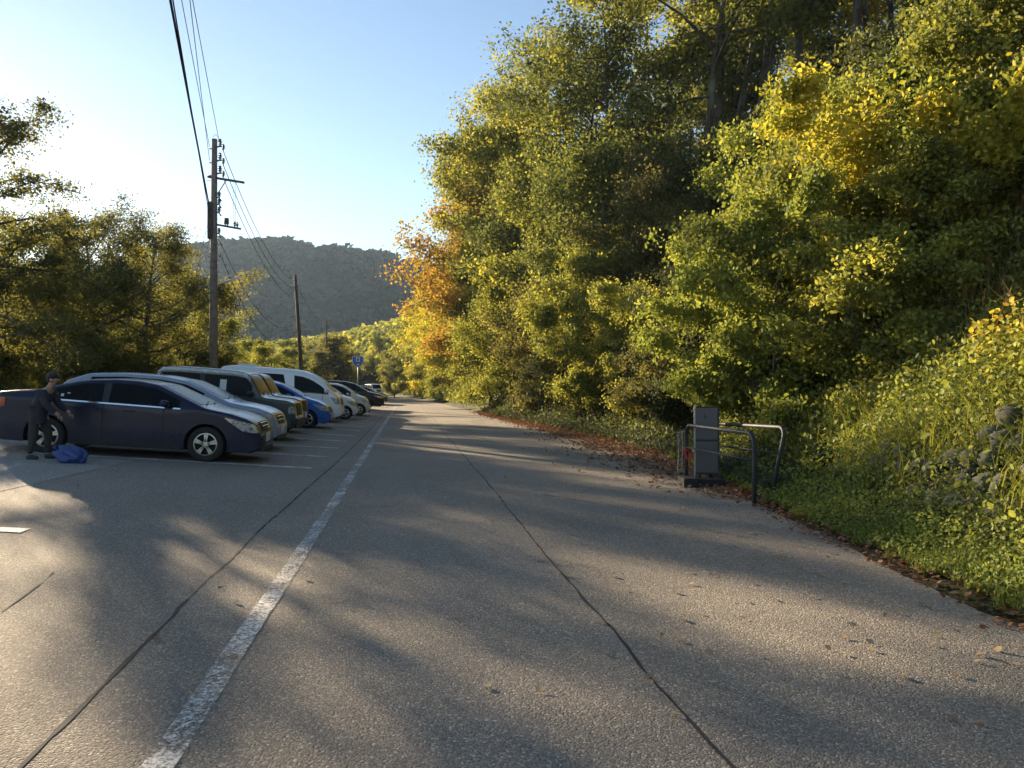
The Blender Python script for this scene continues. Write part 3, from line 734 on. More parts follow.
wire(T2+Vector((0, 0, -.4)), T3+Vector((0, 0, -.3)), .8, .013, 'thin wire from the leaning second pole to the slim third pole')
wire(T3+Vector((0, 0, -.3)), T4+Vector((0, 0, -.3)), .8, .013, 'thin wire from the slim third pole to the farthest pole')
def exitpt(px, h):
    Z = (h-CH)*F/HOR
    x, y = at(px, Z); return Vector((x, y, h))
def from_pole(z, off, px, h, rad, sag, label, name='power_line', ext=2.2):
    a = top+Vector(armpt(off, z)); e = exitpt(px, h); b = a+(e-a)*ext
    wire(a, b, sag, rad, label, name=name)
from_pole(HT-3.1, -.16, 171, 10.1, .03, .12, 'thick twisted cable running up from the tall pole to the top of the picture', 'communication_cable')
from_pole(HT-3.5, -.16, 173.5, 9.8, .016, .12, 'thinner cable hanging just under the thick twisted cable', 'communication_cable')
from_pole(HT-.3, -.2, 182, 11.9, .011, .1, 'thin wire overhead just right of the thick cable')
from_pole(HT-.9, -.2, 190, 11.5, .011, .1, 'rightmost thin wire but one overhead from the tall pole')
from_pole(HT-.3, .3, 193, 11.9, .011, .1, 'rightmost thin wire overhead from the tall pole')
wire(top+Vector((-.2, 0, HT-3.4)), (PX-4.5, PY+9, 1.2), .1, .007, 'very thin guy wire slanting down left from the tall pole', name='guy_wire')
# road sign
x, y = at(358, 62); z = g(x, y)
sgn = empty('road_sign', (x, y, z)); tag(sgn, 'blue shield-shaped route sign on a thin grey pole', 'sign')
zc = CH+(386-361.5)/F*62-z
MB().tube([(0, .03, -.1), (0, .03, zc+.45)], .035, 8).build('sign_pole', M['steel'], sgn, True)
def shield(s, y0, y1):
    out = [(-.46, .42), (-.36, .42), (-.2, .45), (0, .46), (.2, .45), (.36, .42), (.46, .42), (.47, .1), (.42, -.12), (.3, -.32), (.13, -.43), (0, -.46), (-.13, -.43), (-.3, -.32), (-.42, -.12), (-.47, .1)]
    n = len(out); m = MB()
    m.add([(a*s, y0, b_*s) for a, b_ in out]+[(a*s, y1, b_*s) for a, b_ in out], [tuple(range(n)), tuple(range(n, 2*n))[::-1]]+[(i, (i+1) % n, n+(i+1) % n, n+i) for i in range(n)])
    return m
for s, y0, y1, mat, nm in ((1.0, -.012, .012, M['sign_white'], 'sign_border'), (.93, -.016, -.013, M['sign_blue'], 'sign_face')):
    m = shield(s, y0, y1); m.v = [(a, b_, c+zc) for a, b_, c in m.v]; m.build(nm, mat, sgn)
# worn white number glyph on the sign face (illegible bars in the photograph)
gm = MB()
for a, b_, w_, h_ in ((-.12, .2, .05, .34), (-.02, .34, .2, .05), (.02, .05, .12, .05), (.12, .2, .05, .34), (0, -.2, .22, .05)):
    gm.box((a, -.018, zc+b_-.04), (w_, .003, h_))
gm.build('route_numeral', M['sign_white'], sgn)

# ------------------------------------------------------------------ pipe barriers, board, base blocks
M['pipe'] = simple('grey_pipe', (.022, .026, .028), .6, 0, 14, .3, .1)
M['board'] = simple('sign_board_grey', (.095, .09, .10), .5, .1, 3, .12)
M['board_frame'] = simple('board_frame', (.3, .31, .32), .4, .7, 12, .2)
M['red'] = simple('red_ribbon', (.55, .03, .04), .6)
def hoop(label, a, b, h, leanb=(0, 0), leana=(0, 0), rail=.62):
    a = Vector((a[0], a[1], g(*a))); b = Vector((b[0], b[1], g(*b)))
    root = empty('pipe_barrier', (a.x, a.y, min(a.z, b.z)))
    tag(root, label, 'barrier', 'pipe barriers at the road edge')
    o = Vector(root.location); A = a-o; B = b-o; r_ = .16
    At = A+Vector((leana[0], leana[1], h)); Bt = B+Vector((leanb[0], leanb[1], h))
    d = (Bt-At); d.z = 0; d.normalize()
    def arc(c0, up, hd):  # from post direction to rail
        return [c0 + hd*r_*(1-math.cos(t)) - up*r_*(1-math.sin(t)) for t in np.linspace(0, PI/2, 7)]
    ua = (At-A).normalized(); ub = (Bt-B).normalized()
    pts = [A-Vector((0, 0, .15)), A+ua*(h*.5)] + arc(At, ua, d) + [x_ for x_ in arc(Bt, ub, -d)][::-1] + [B+ub*(h*.5), B-Vector((0, 0, .15))]
    MB().tube(pts, .028, 12).build('hoop_pipe', M['pipe'], root, True)
    MB().tube([A.lerp(At, rail), B.lerp(Bt, rail)], .017, 10).build('mid_rail', M['pipe'], root, True)
    return root, A, At, B, Bt
b1 = hoop('front grey pipe barrier with a red ribbon tied to its left post', (4.33, 11.75), (4.42, 9.5), .93)
b2 = hoop('rear grey pipe barrier leaning toward the grassy bank', (4.95, 12.3), (4.86, 9.95), .93, (.2, -.05))
#b3 = hoop('short grey pipe barrier at the left end, seen end on', (4.12, 12.15), (4.28, 13.4), .86)
root = b1[0]
rb = MB().tube([(-.05, -.04, .52), (0, -.05, .53), (.05, -.03, .52), (.05, .04, .51), (-.05, .04, .51), (-.05, -.04, .52)], .016, 6)
rb.box((.05, -.06, .44), (.035, .008, .16), ry=.4); rb.box((-.03, -.06, .46), (.03, .008, .12), ry=-.3)
rb = rb.build('red_ribbon', M['red']); rb.location = root.location; tag(rb, 'red ribbon knotted round the left post of the front barrier', 'ribbon')
# hanging strap pieces on the left
hs = MB()
for dx, dy, z0, z1 in ((-.13, .15, .18, .78), (-.08, .1, .25, .82)):
    hs.tube([(dx, dy, z1), (dx*.9, dy, (z0+z1)/2), (dx*1.05, dy, z0)], .012, 6)
hs.tube([(-.14, .16, .8), (.0, .02, .84)], .014, 6)
hs = hs.build('chain', M['steel']); hs.location = root.location+Vector((.05, 0, 0)); tag(hs, 'pale steel chain hanging beside the red ribbon', 'chain')
# notice board
bx_, by_ = at(706.5, 12.35); bz = g(bx_, by_)
nb = empty('notice_board', (bx_, by_, bz), rz=-.32); tag(nb, 'grey two-panel notice board standing behind the front barrier', 'board')
W_ = .37
for sx in (-1, 1):
    MB().box((sx*W_/2, 0, .6), (.028, .035, 1.24)).build('upright', M['board_frame'] if sx < 0 else M['pipe'], nb, bevel=.003)
for z0, z1, nm in ((.16, .66, 'lower_panel'), (.69, 1.20, 'upper_panel')):
    MB().box((0, -.004, (z0+z1)/2), (W_-.012, .02, z1-z0+.0)).build(nm, M['board'], nb, bevel=.003)
for z0 in (.15, .675, 1.21):
    MB().box((0, 0, z0), (W_-.03, .033, .026)).build('cross_rail', M['pipe'], nb, bevel=.003)
MB().add([(-.035, -.0165, 1.05), (.0, -.0165, 1.0), (-.01, -.0165, 1.05), (-.045, -.0165, 1.11)], [(0, 1, 2, 3)]).build('diamond_mark', M['pipe'], nb)
MB().tube([(.09, .04, .75), (.07, .42, .02)], .014, 6).build('back_leg', M['pipe'], nb)
MB().tube([(-.09, .04, .75), (-.09, .42, .02)], .014, 6).build('back_leg', M['pipe'], nb)
def block(px, Z, dims, rz, label):
    x, y = at(px, Z); o = MB().box((0, 0, dims[2]/2), dims, taper=.94).build('base_block', M['rubber'], None, False, .012)
    o.location = (x, y, g(x, y)-.004); o.rotation_euler.z = rz
    return tag(o, label, 'block', 'base blocks under the board')
block(708.5, 12.0, (.52, .2, .11), -.22, 'long black rubber block holding the feet of the notice board')
block(688, 11.95, (.24, .42, .14), -.1, 'black rubber block at the foot of the ribboned post')

# ------------------------------------------------------------------ blue bag
x, y = at(72.5, 12.75)
r_ = rs(3); bm = bmesh.new(); bmesh.ops.create_icosphere(bm, subdivisions=4, radius=1)
for v in bm.verts:
    p = v.co.copy(); n = .10*math.sin(p.x*6+p.z*4)+.08*math.sin(p.y*7-p.z*5+p.x*3)+.05*math.sin(11*p.x+9*p.y)+.04*math.sin(17*p.z+13*p.x)
    q = p*(1+n); v.co = Vector((q.x*.235-.06*max(0, q.z)*1.2, q.y*.15, max(q.z, -.72)*.17+.12))
me = bpy.data.meshes.new('plastic_bag'); bm.to_mesh(me); bm.free()
for p in me.polygons: p.use_smooth = True
t = NT('blue_plastic'); co = t.coords()
t.bsdf(t.ramp(t.noise(9, 4, .6, co), [(.3, (.02, .045, .18)), (.7, (.05, .095, .3))]), .38, 0, t.bump(t.noise(22, 4, .7, co), .6, .02)); me.materials.append(t.m)
o = link(bpy.data.objects.new('plastic_bag', me)); o.location = (x, y, g(x, y)); o.rotation_euler.z = .2
tag(o, 'crumpled blue plastic bag on the ground beside the person by the sedan', 'bag')
MB().tube([(-.2, 0, .2), (-.27, .02, .27), (-.24, .01, .3)], .014, 6).build('bag_knot', t.m, o, True)

# ------------------------------------------------------------------ person
M['skin'] = simple('skin', (.36, .22, .15), .55, 0, 10, .08)
M['hair'] = simple('hair', (.02, .017, .015), .7, 0, 40, .4, .6)
M['jacket'] = simple('dark_jacket', (.028, .028, .038), .85, 0, 10, .3, .4)
M['trousers'] = simple('dark_trousers', (.04, .037, .038), .9, 0, 10, .3, .4)
M['shoe'] = simple('shoe', (.03, .028, .028), .6)
def skin(name, joints, edges, mat, parent=None, sub=2, root_i=0):
    me = bpy.data.meshes.new(name); me.from_pydata([j[0] for j in joints], edges, [])
    o = bpy.data.objects.new(name, me); C.objects.link(o)
    md = o.modifiers.new('s', 'SKIN'); md.use_smooth_shade = True
    for i, (p, r_) in enumerate(joints):
        sv = me.skin_vertices[0].data[i]; sv.radius = r_ if hasattr(r_, '__len__') else (r_, r_); sv.use_root = (i == root_i)
    ss = o.modifiers.new('u', 'SUBSURF'); ss.levels = sub; ss.render_levels = sub
    dg = bpy.context.evaluated_depsgraph_get(); dg.update()
    nm = bpy.data.meshes.new_from_object(o.evaluated_get(dg)); nm.materials.clear(); nm.materials.append(mat)
    for p in nm.polygons: p.use_smooth = True
    bpy.data.objects.remove(o); bpy.data.meshes.remove(me); nm.name = name
    return link(bpy.data.objects.new(name, nm), parent)
px_, py_ = at(40, 12.95); pz_ = g(px_, py_)
per = empty('person', (px_, py_, pz_)); tag(per, 'person in dark clothes with dark hair bending forward beside the sedan rear wheel', 'person')
# person faces +x (right in the picture), bends forward; y = away from camera
hip = (-.03, 0, .83)
J = [(hip, (.15, .125)), ((-.01, 0, .97), (.135, .115)), ((.06, 0, 1.13), (.16, .125)), ((.13, 0, 1.26), (.14, .11)), ((.17, 0, 1.33), (.065, .065)), ((.21, 0, 1.40), (.055, .055)),
     ((.235, 0, 1.47), (.078, .092)), ((.25, 0, 1.535), (.075, .095)),
     ((.12, -.17, 1.25), .062), ((.19, -.22, 1.02), .048), ((.36, -.17, .86), .036), ((.41, -.155, .81), .03),
     ((.14, .17, 1.25), .062), ((.24, .22, 1.02), .048), ((.42, .18, .88), .036), ((.47, .165, .84), .03),
     ((-.07, -.10, .78), .098), ((-.05, -.12, .45), .066), ((-.13, -.13, .10), .044),
     ((.02, .10, .78), .098), ((.10, .12, .45), .066), ((.07, .13, .10), .044)]
E = [(0, 1), (1, 2), (2, 3), (3, 4), (4, 5), (5, 6), (6, 7), (3, 8), (8, 9), (9, 10), (10, 11), (3, 12), (12, 13), (13, 14), (14, 15), (0, 16), (16, 17), (17, 18), (0, 19), (19, 20), (20, 21)]
skin('body', J, E, M['skin'], per)
def grow(idx, extra, over=()):
    return [((J[i][0]), tuple((q+extra) for q in (J[i][1] if hasattr(J[i][1], '__len__') else (J[i][1],)*2))) for i in idx]
J.append(((-.025, 0, .90), (.135, .115))); J.append(((-.04, 0, .76), (.15, .13)))
E2 = E+[(0, 22)]
ji = [0, 1, 2, 3, 8, 9, 10, 12, 13, 14]; mp = {a: k for k, a in enumerate(ji)}
Jk = grow(ji, .022)+[((-.045, 0, .70), (.178, .155))]
skin('jacket', Jk, [(mp[a], mp[b_]) for a, b_ in E if a in mp and b_ in mp]+[(0, len(ji))], M['jacket'], per)
ti = [0, 22, 16, 17, 18, 19, 20, 21]; mp = {a: k for k, a in enumerate(ti)}
skin('trousers', grow(ti, .012), [(mp[a], mp[b_]) for a, b_ in E2 if a in mp and b_ in mp], M['trousers'], per)
for (x_, y_) in ((-.13, -.13), (.07, .13)):
    skin('shoe', [((x_-.05, y_, .045), .05), ((x_+.06, y_, .045), .048), ((x_+.17, y_, .035), .036)], [(0, 1), (1, 2)], M['shoe'], per)
for (hx, hy, hz) in ((.41, -.155, .81), (.47, .165, .84)):
    for k in range(4):
        l_ = (.07, .08, .075, .06)[k]; yy = hy-.03+.02*k
        skin('finger', [((hx+.01, yy, hz-.01), .012), ((hx+.035, yy, hz-.035), .0095), ((hx+.04, yy, hz-.035-l_*.5), .009), ((hx+.03, yy, hz-.035-l_*.8), .007)], [(0, 1), (1, 2), (2, 3)], M['skin'], per, 1)
    skin('thumb', [((hx, hy-.03, hz), .012), ((hx-.005, hy-.055, hz-.03), .01), ((hx+.01, hy-.055, hz-.06), .008)], [(0, 1), (1, 2)], M['skin'], per, 1)
hb = bmesh.new(); bmesh.ops.create_icosphere(hb, subdivisions=3, radius=1)
for v in hb.verts:
    p = v.co; k = 1+.06*math.sin(9*p.x+7*p.z)+.05*math.sin(13*p.y+5*p.z)
    if p.x > .35 and p.z < .15: k *= .72
    v.co = Vector((p.x*.112*k+.225, p.y*.098*k, max(p.z, -.75)*.115*k+1.525))
me = bpy.data.meshes.new('hair'); hb.to_mesh(me); hb.free(); me.materials.append(M['hair'])
for p in me.polygons: p.use_smooth = True
link(bpy.data.objects.new('hair', me), per)
skin('nose', [((.325, 0, 1.49), .014), ((.35, 0, 1.475), .013)], [(0, 1)], M['skin'], per, 1)
for s_ in (-1, 1):
    MB().lathe([(0, -.006), (.009, 0), (0, .006)], 'x', (.318, s_*.032, 1.507), 8).build('eye', M['hair'], per)
    MB().lathe([(0, -.012), (.03, 0), (0, .012)], 'y', (.235, s_*.098, 1.48), 8).build('ear', M['skin'], per)
MB().box((.325, 0, 1.44), (.01, .045, .008)).build('mouth', M['red'], per)
per.scale = (.9, .9, .9)
# ------------------------------------------------------------------ foliage machinery
LEAF6 = np.array([(0, -.5, 0), (.30, -.18, .05), (.24, .2, .05), (0, .5, 0), (-.24, .2, .05), (-.30, -.18, .05)])
def leaves(P, N, size, r, kind='six', tw=None, aspect=1.0):
    """P (n,3) positions, N (n,3) normals, size (n,) -> V, F"""
    n = len(P); N = N/np.maximum(np.linalg.norm(N, axis=1, keepdims=True), 1e-6)
    t = r.normal(size=(n, 3)) if tw is None else tw
    t = t - N*(t*N).sum(1, keepdims=True); t /= np.maximum(np.linalg.norm(t, axis=1, keepdims=True), 1e-6)
    b = np.cross(N, t)
    if kind == 'six':
        L = LEAF6*np.array([aspect, 1, 1]); k = 6; quads = np.array([(0, 1, 2, 3), (0, 3, 4, 5)])
    else:
        L = np.array([(0, -.5, 0), (.36*aspect, 0, .04), (0, .5, 0), (-.36*aspect, 0, .04)]); k = 4; quads = np.array([(0, 1, 2, 3)])
    V = P[:, None, :] + size[:, None, None]*(L[None, :, 0:1]*b[:, None] + L[None, :, 1:2]*t[:, None] + L[None, :, 2:3]*N[:, None])
    Fq = (np.arange(n)[:, None, None]*k + quads[None]).reshape(-1, 4)
    return V.reshape(-1, 3), Fq, k
class Plant: pass
def gen_tree(seed, H, Rr, cb=.25, nl=16, ns=6, spr=3, lps=26, ls=.16, tr=.16, droop=.0, kind='quad', up=.9, shape='round', bare=0.0, spread=.42, stems=1, wig=.05, flat=.68):
    r = rs(seed); wood_v = []; wood_f = []; off = 0; cen = []; csz = []
    def addtube(p, rad, s):
        nonlocal off
        v, f = tube_arrays(p, rad, s, False); wood_v.extend(v); wood_f.extend([tuple(i+off for i in q) for q in f]); off += len(v)
    for st in range(stems):
        lean = r.normal(0, .04, 2) if stems == 1 else np.array([math.cos(2*PI*st/stems+r.uniform(0, 1)), math.sin(2*PI*st/stems+r.uniform(0, 1))])*r.uniform(.15, .5)
        Hs = H*(1 if st == 0 else r.uniform(.7, 1))
        tp_ = []; w = np.zeros(2)
        for i in range(10):
            t = i/9; w = w + r.normal(0, wig, 2)*(t > 0)
            tp_.append(np.array([lean[0]*t*Hs+w[0], lean[1]*t*Hs+w[1], t*Hs*.94 - .25*(i == 0)]))
        trr = [tr*(1-.85*(i/9)**.9)*(1.25 if i == 0 else 1)/(stems**.5) for i in range(10)]
        addtube([Vector(p) for p in tp_], trr, 8)
        def trunk(t):
            q = t*9; i = min(int(q), 8); return tp_[i]+(tp_[i+1]-tp_[i])*(q-i), trr[i]
        nls = max(3, nl//stems)
        for i in range(nls):
            u = (i+r.uniform(.1, .9))/nls; t = cb+(.98-cb)*u
            o, orad = trunk(t)
            if shape == 'round': k = math.sin(PI*(.16+.80*u))**.7
            elif shape == 'cone': k = (1-u)**.8+.12
            elif shape == 'vase': k = .45+.6*u if u < .8 else .95-.5*(u-.8)/.2
            else: k = .75
            ln = Rr*k*r.uniform(.6, 1.15)
            az = i*2.399+r.normal(0, .5); el = (-.1+.95*u)*up + r.normal(0, .15)
            d = np.array([math.cos(az)*math.cos(el), math.sin(az)*math.cos(el), math.sin(el)])
            pts = [o]; dd = d.copy()
            for q in range(5):
                dd = dd + r.normal(0, .13, 3) + np.array([0, 0, .07-droop*.14*q]); dd /= np.linalg.norm(dd); pts.append(pts[-1]+dd*ln/5)
            r0 = min(orad*.6, .014*ln+.012)
            addtube([Vector(p) for p in pts], [r0*(1-.8*q/5) for q in range(6)], 5)
            for s in range(ns):
                q = r.uniform(.25, 1.0)*5; a = min(int(q), 4); b0 = pts[a]+(pts[a+1]-pts[a])*(q-a)
                side = np.cross(dd, [0, 0, 1]); side /= max(np.linalg.norm(side), 1e-6)
                sd = dd*r.uniform(.3, .9)+side*r.choice([-1, 1])*r.uniform(.4, 1)+np.array([0, 0, r.normal(.05, .3)]); sd /= np.linalg.norm(sd)
                sl = ln*r.uniform(.25, .5)
                e1 = b0+sd*sl*.5+r.normal(0, .04*sl, 3); e2 = b0+sd*sl+np.array([0, 0, -.12*sl*droop])
                addtube([Vector(b0), Vector(e1), Vector(e2)], [r0*.35, r0*.25, r0*.1], 3)
                if r.uniform() < bare: continue
                for c in range(spr):
                    w_ = (c+.6)/spr; cen.append(b0+(e2-b0)*w_+r.normal(0, .08*sl, 3)); csz.append(spread*(.7+.6*r.uniform()))
            cen.append(pts[-1]); csz.append(spread)
    cen = np.array(cen); csz = np.array(csz); n = len(cen)
    ci = np.repeat(np.arange(n), (lps*r.uniform(.5, 1.5, n)).astype(int)+1)
    m = len(ci)
    tilt = r.normal(0, .25, (n, 3)); Nn = tilt+np.array([0, 0, 1.0]); Nn /= np.linalg.norm(Nn, axis=1, keepdims=True)
    offp = r.normal(0, 1, (m, 3))*csz[ci][:, None]*.62
    offp = offp - Nn[ci]*((offp*Nn[ci]).sum(1, keepdims=True))*(1-flat)
    P = cen[ci]+offp
    N = Nn[ci]*.42+r.normal(0, .62, (m, 3))+np.array([-.12, -.05, 0])
    ctint = r.uniform(0, 1, n)
    tint = np.clip(.5*ctint[ci]+.5*r.uniform(0, 1, m)+.0, 0, 1)
    V, Fq, k = leaves(P, N, ls*r.uniform(.65, 1.3, m), r, kind)
    p = Plant(); p.leaf = np_mesh('crown', V, Fq, M['leaf_g'], np.repeat(tint, k))
    me = bpy.data.meshes.new('trunk'); me.from_pydata([tuple(v) for v in wood_v], [], wood_f); me.materials.append(M['bark'])
    me.polygons.foreach_set('use_smooth', [True]*len(me.polygons)); p.wood = me; p.H = H
    return p
def plant(proto, name, x, y, s, rz, mat, label, cat, group, z=None, sz=None, tilt=(0, 0), trunkname='trunk', crownname='crown'):
    root = empty(name, (x, y, g(x, y) if z is None else z), rz)
    root.scale = (s, s, sz or s); root.rotation_euler = (tilt[0], tilt[1], rz)
    w = link(bpy.data.objects.new(trunkname, proto.wood), root)
    c = bpy.data.objects.new(crownname, proto.leaf); link(c, root)
    c.material_slots[0].link = 'OBJECT'; c.material_slots[0].material = M[mat]
    tag(root, label, cat, group); return root
P_ = {}
P_['A'] = gen_tree(11, 10, 3.9, .22, 26, 8, 3, 54, .15, .17, spread=.55, kind='quad')
P_['B'] = gen_tree(12, 12, 4.2, .3, 26, 8, 3, 52, .155, .2, spread=.55, shape='vase')
P_['Cc'] = gen_tree(13, 9, 3.3, .12, 26, 8, 3, 52, .14, .14, spread=.5, droop=.4)
P_['D'] = gen_tree(14, 15, 5.2, .42, 22, 8, 3, 40, .165, .2, spread=.6, shape='vase', wig=.16, bare=.15)
P_['E'] = gen_tree(15, 15, 4.6, .45, 18, 6, 3, 32, .165, .17, spread=.6, bare=.35, wig=.14)
P_['N'] = gen_tree(16, 6.2, 3.0, .1, 28, 9, 3, 52, .135, .08, spread=.34, kind='six', stems=3, shape='vase', wig=.07)
P_['N2'] = gen_tree(17, 5.2, 2.7, .12, 28, 9, 3, 52, .13, .07, spread=.32, kind='six', stems=2, wig=.08, droop=.3)
P_['S1'] = gen_tree(21, 2.3, 1.6, .04, 22, 7, 3, 44, .075, .03, spread=.22, kind='six', stems=5, shape='round', wig=.05, droop=.5)
P_['S2'] = gen_tree(22, 1.8, 1.7, .04, 22, 7, 3, 42, .085, .025, spread=.24, kind='six', stems=6, shape='round', droop=.9)
P_['S3'] = gen_tree(23, 3.0, 1.7, .05, 22, 7, 3, 44, .075, .035, spread=.25, kind='six', stems=4, shape='vase', droop=.2)
P_['L1'] = gen_tree(31, 11, 5.2, .16, 26, 9, 3, 40, .12, .2, spread=.5, shape='round', wig=.12, up=.8)
P_['L2'] = gen_tree(32, 12.5, 5.0, .2, 24, 8, 3, 36, .12, .2, spread=.5, shape='vase', wig=.15, stems=2, droop=.4)
P_['L3'] = gen_tree(33, 7, 3.6, .08, 22, 8, 3, 38, .12, .1, spread=.42, shape='round', stems=3, wig=.1)
P_['L4'] = gen_tree(34, 12.5, 4.4, .22, 28, 9, 3, 34, .12, .2, spread=.42, shape='round', wig=.1, droop=.3, flat=.4, bare=.12)
P_['F1'] = gen_tree(41, 9, 3.6, .1, 16, 6, 3, 16, .3, .15, spread=.6)
P_['F2'] = gen_tree(42, 10, 3.0, .14, 16, 6, 3, 16, .3, .16, spread=.6, shape='cone')
P_['X'] = gen_tree(51, 3.2, 2.0, .35, 12, 6, 2, 0, .1, .05, spread=.3)

COL = dict(leaf_yg='yellow-green', leaf_g='green', leaf_bg='bright green', leaf_y='golden yellow', leaf_o='orange', leaf_r='dull red', leaf_dg='dark green', leaf_ol='olive and brown', leaf_left='backlit olive')
rng = random.Random(7)
ORD = ['first', 'second', 'third', 'fourth', 'fifth', 'sixth', 'seventh', 'eighth', 'ninth', 'tenth', 'eleventh', 'twelfth', 'thirteenth', 'fourteenth', 'fifteenth', 'sixteenth', 'seventeenth', 'eighteenth', 'nineteenth', 'twentieth'] + ['twenty-'+q for q in ('first', 'second', 'third', 'fourth', 'fifth', 'sixth', 'seventh', 'eighth', 'ninth')]+['thirtieth']+['thirty-'+q for q in ('first', 'second', 'third', 'fourth', 'fifth', 'sixth', 'seventh', 'eighth', 'ninth')]
ORD += ['fortieth']+['forty-'+q for q in ORD[:9]]+['fiftieth']+['fifty-'+q for q in ORD[:9]]
# hand-placed: (px, Z, proto, scale, mat)   right-hand hillside, trees.  px is the trunk's place along the view at depth Z
T = [
 # main skyline and road edge, far to near
 (412, 112, 'F1', .95, 'leaf_yg'), (425, 100, 'F1', 1.05, 'leaf_y'), (421, 92, 'A', .95, 'leaf_yg'), (431, 84, 'A', 1.0, 'leaf_yg'), (445, 78, 'Cc', 1.2, 'leaf_y'),
 (437, 70, 'Cc', .9, 'leaf_yg'), (452, 66, 'A', 1.15, 'leaf_y'), (480, 60, 'B', 1.3, 'leaf_o'), (478, 64, 'B', 1.35, 'leaf_yg'), (450, 56, 'A', .85, 'leaf_yg'),
 (474, 50, 'A', 1.35, 'leaf_o'), (497, 56, 'B', 1.35, 'leaf_g'), (486, 46, 'Cc', 1.05, 'leaf_yg'), (507, 47, 'B', 1.2, 'leaf_yg'), (525, 50, 'D', 1.15, 'leaf_yg'),
 (500, 38, 'Cc', .8, 'leaf_yg'), (530, 40, 'A', 1.05, 'leaf_g'), (548, 42, 'D', 1.1, 'leaf_yg'), (528, 33, 'Cc', .72, 'leaf_ol'), (560, 34, 'A', .95, 'leaf_yg'),
 (585, 37, 'D', 1.0, 'leaf_g'), (600, 30, 'A', .9, 'leaf_g'), (575, 27, 'Cc', .62, 'leaf_yg'), (628, 34, 'E', 1.0, 'leaf_yg'), (636, 45, 'E', 1.25, 'leaf_yg'),
 (645, 27, 'Cc', .75, 'leaf_ol'), (668, 31, 'E', 1.25, 'leaf_g'), (655, 46, 'Cc', .9, 'leaf_r'), (700, 34, 'E', 1.35, 'leaf_yg'), (720, 40, 'E', 1.3, 'leaf_g'),
 (690, 26, 'A', .42, 'leaf_ol'), (742, 33, 'E', 1.25, 'leaf_g'), (770, 38, 'E', 1.2, 'leaf_yg'), (795, 30, 'E', 1.2, 'leaf_yg'), (831, 27, 'D', 1.15, 'leaf_g'),
 (870, 34, 'E', 1.2, 'leaf_yg'), (905, 30, 'D', .95, 'leaf_yg'), (940, 26, 'D', .95, 'leaf_yg'), (985, 31, 'D', 1.0, 'leaf_yg'), (1040, 27, 'D', 1.0, 'leaf_g'),
 (1060, 20, 'A', .62, 'leaf_g'), (1090, 21, 'D', .9, 'leaf_yg'),
 (730, 54, 'B', 1.1, 'leaf_yg'), (690, 56, 'A', 1.2, 'leaf_g'), (762, 52, 'B', 1.2, 'leaf_ol'), (815, 48, 'B', 1.1, 'leaf_yg'), (880, 46, 'A', 1.2, 'leaf_y'), (960, 42, 'B', 1.1, 'leaf_yg'),
 # nearer understory maples
 (770, 13.5, 'N', .58, 'leaf_bg'), (728, 16, 'N2', .6, 'leaf_bg'), (842, 13.2, 'N', .66, 'leaf_y'), (900, 15, 'N2', .5, 'leaf_yg'), (938, 12.4, 'N2', .52, 'leaf_yg'), (868, 11.6, 'N2', .5, 'leaf_yg'),
 (985, 14.5, 'N', .5, 'leaf_g'), (805, 17, 'N', .6, 'leaf_yg'), (1035, 12.0, 'N', .62, 'leaf_yg'), (672, 19, 'N2', .55, 'leaf_ol'), (640, 22, 'N', .52, 'leaf_yg'), (700, 21, 'N2', .55, 'leaf_y'),
 (600, 25, 'N', .6, 'leaf_yg')]
cnt = {}
T.sort(key=lambda a: a[1])
for i, (px, Z, pr, s, mat) in enumerate(T):
    x, y = at(px, Z)
    if x - edge(y) < .9: x = float(edge(y)) + .9
    k = cnt.get(mat, 0); cnt[mat] = k+1
    size = {'N': 'small many-stemmed', 'N2': 'small', 'E': 'slender open-crowned', 'D': 'tall bare-trunked'}.get(pr, 'bushy')
    lab = '%s tree on right hillside, %s of the %s ones going away' % (size, ORD[k], COL[mat])
    plant(P_[pr], 'broadleaf_tree', x, y, s, rng.uniform(0, 6.28), mat, lab, 'tree', 'trees on the right-hand hillside', sz=s*rng.uniform(.95, 1.1), tilt=(rng.uniform(-.05, .05), rng.uniform(-.16, -.02)))
# shrubs along the bank
SH = []
y = 13.5
r_ = random.Random(5)
while y < 112:
    d = r_.uniform(1.1, 1.9) + .012*y
    x = float(edge(y))+d
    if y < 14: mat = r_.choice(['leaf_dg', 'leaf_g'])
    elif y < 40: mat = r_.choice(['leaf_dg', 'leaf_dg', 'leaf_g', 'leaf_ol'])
    else: mat = r_.choice(['leaf_yg', 'leaf_y', 'leaf_yg', 'leaf_g'])
    SH.append((x, y, r_.choice(['S1', 'S2', 'S3']), r_.uniform(.75, 1.1)*(1+.006*y), mat))
    y += r_.uniform(1.5, 2.3)*(1+.007*y)
y = 13
while y < 60:
    x = float(edge(y))+r_.uniform(3.2, 5.0)
    mat = r_.choice(['leaf_g', 'leaf_ol', 'leaf_yg', 'leaf_bg'] if y > 18 else ['leaf_g', 'leaf_bg', 'leaf_dg'])
    SH.append((x, y, r_.choice(['S1', 'S3', 'S3']), r_.uniform(.9, 1.3)*(1+.006*y), mat))
    y += r_.uniform(1.9, 2.8)*(1+.016*y)
y = 13
while y < 60:
    x = float(edge(y))+r_.uniform(6.2, 8.6)
    SH.append((x, y, r_.choice(['S1', 'S3', 'S3']), r_.uniform(1.0, 1.5)*(1+.006*y), r_.choice(['leaf_g', 'leaf_ol', 'leaf_yg', 'leaf_dg'])))
    y += r_.uniform(2.4, 3.4)*(1+.016*y)
SH.sort(key=lambda a: a[1]); cnt = {}
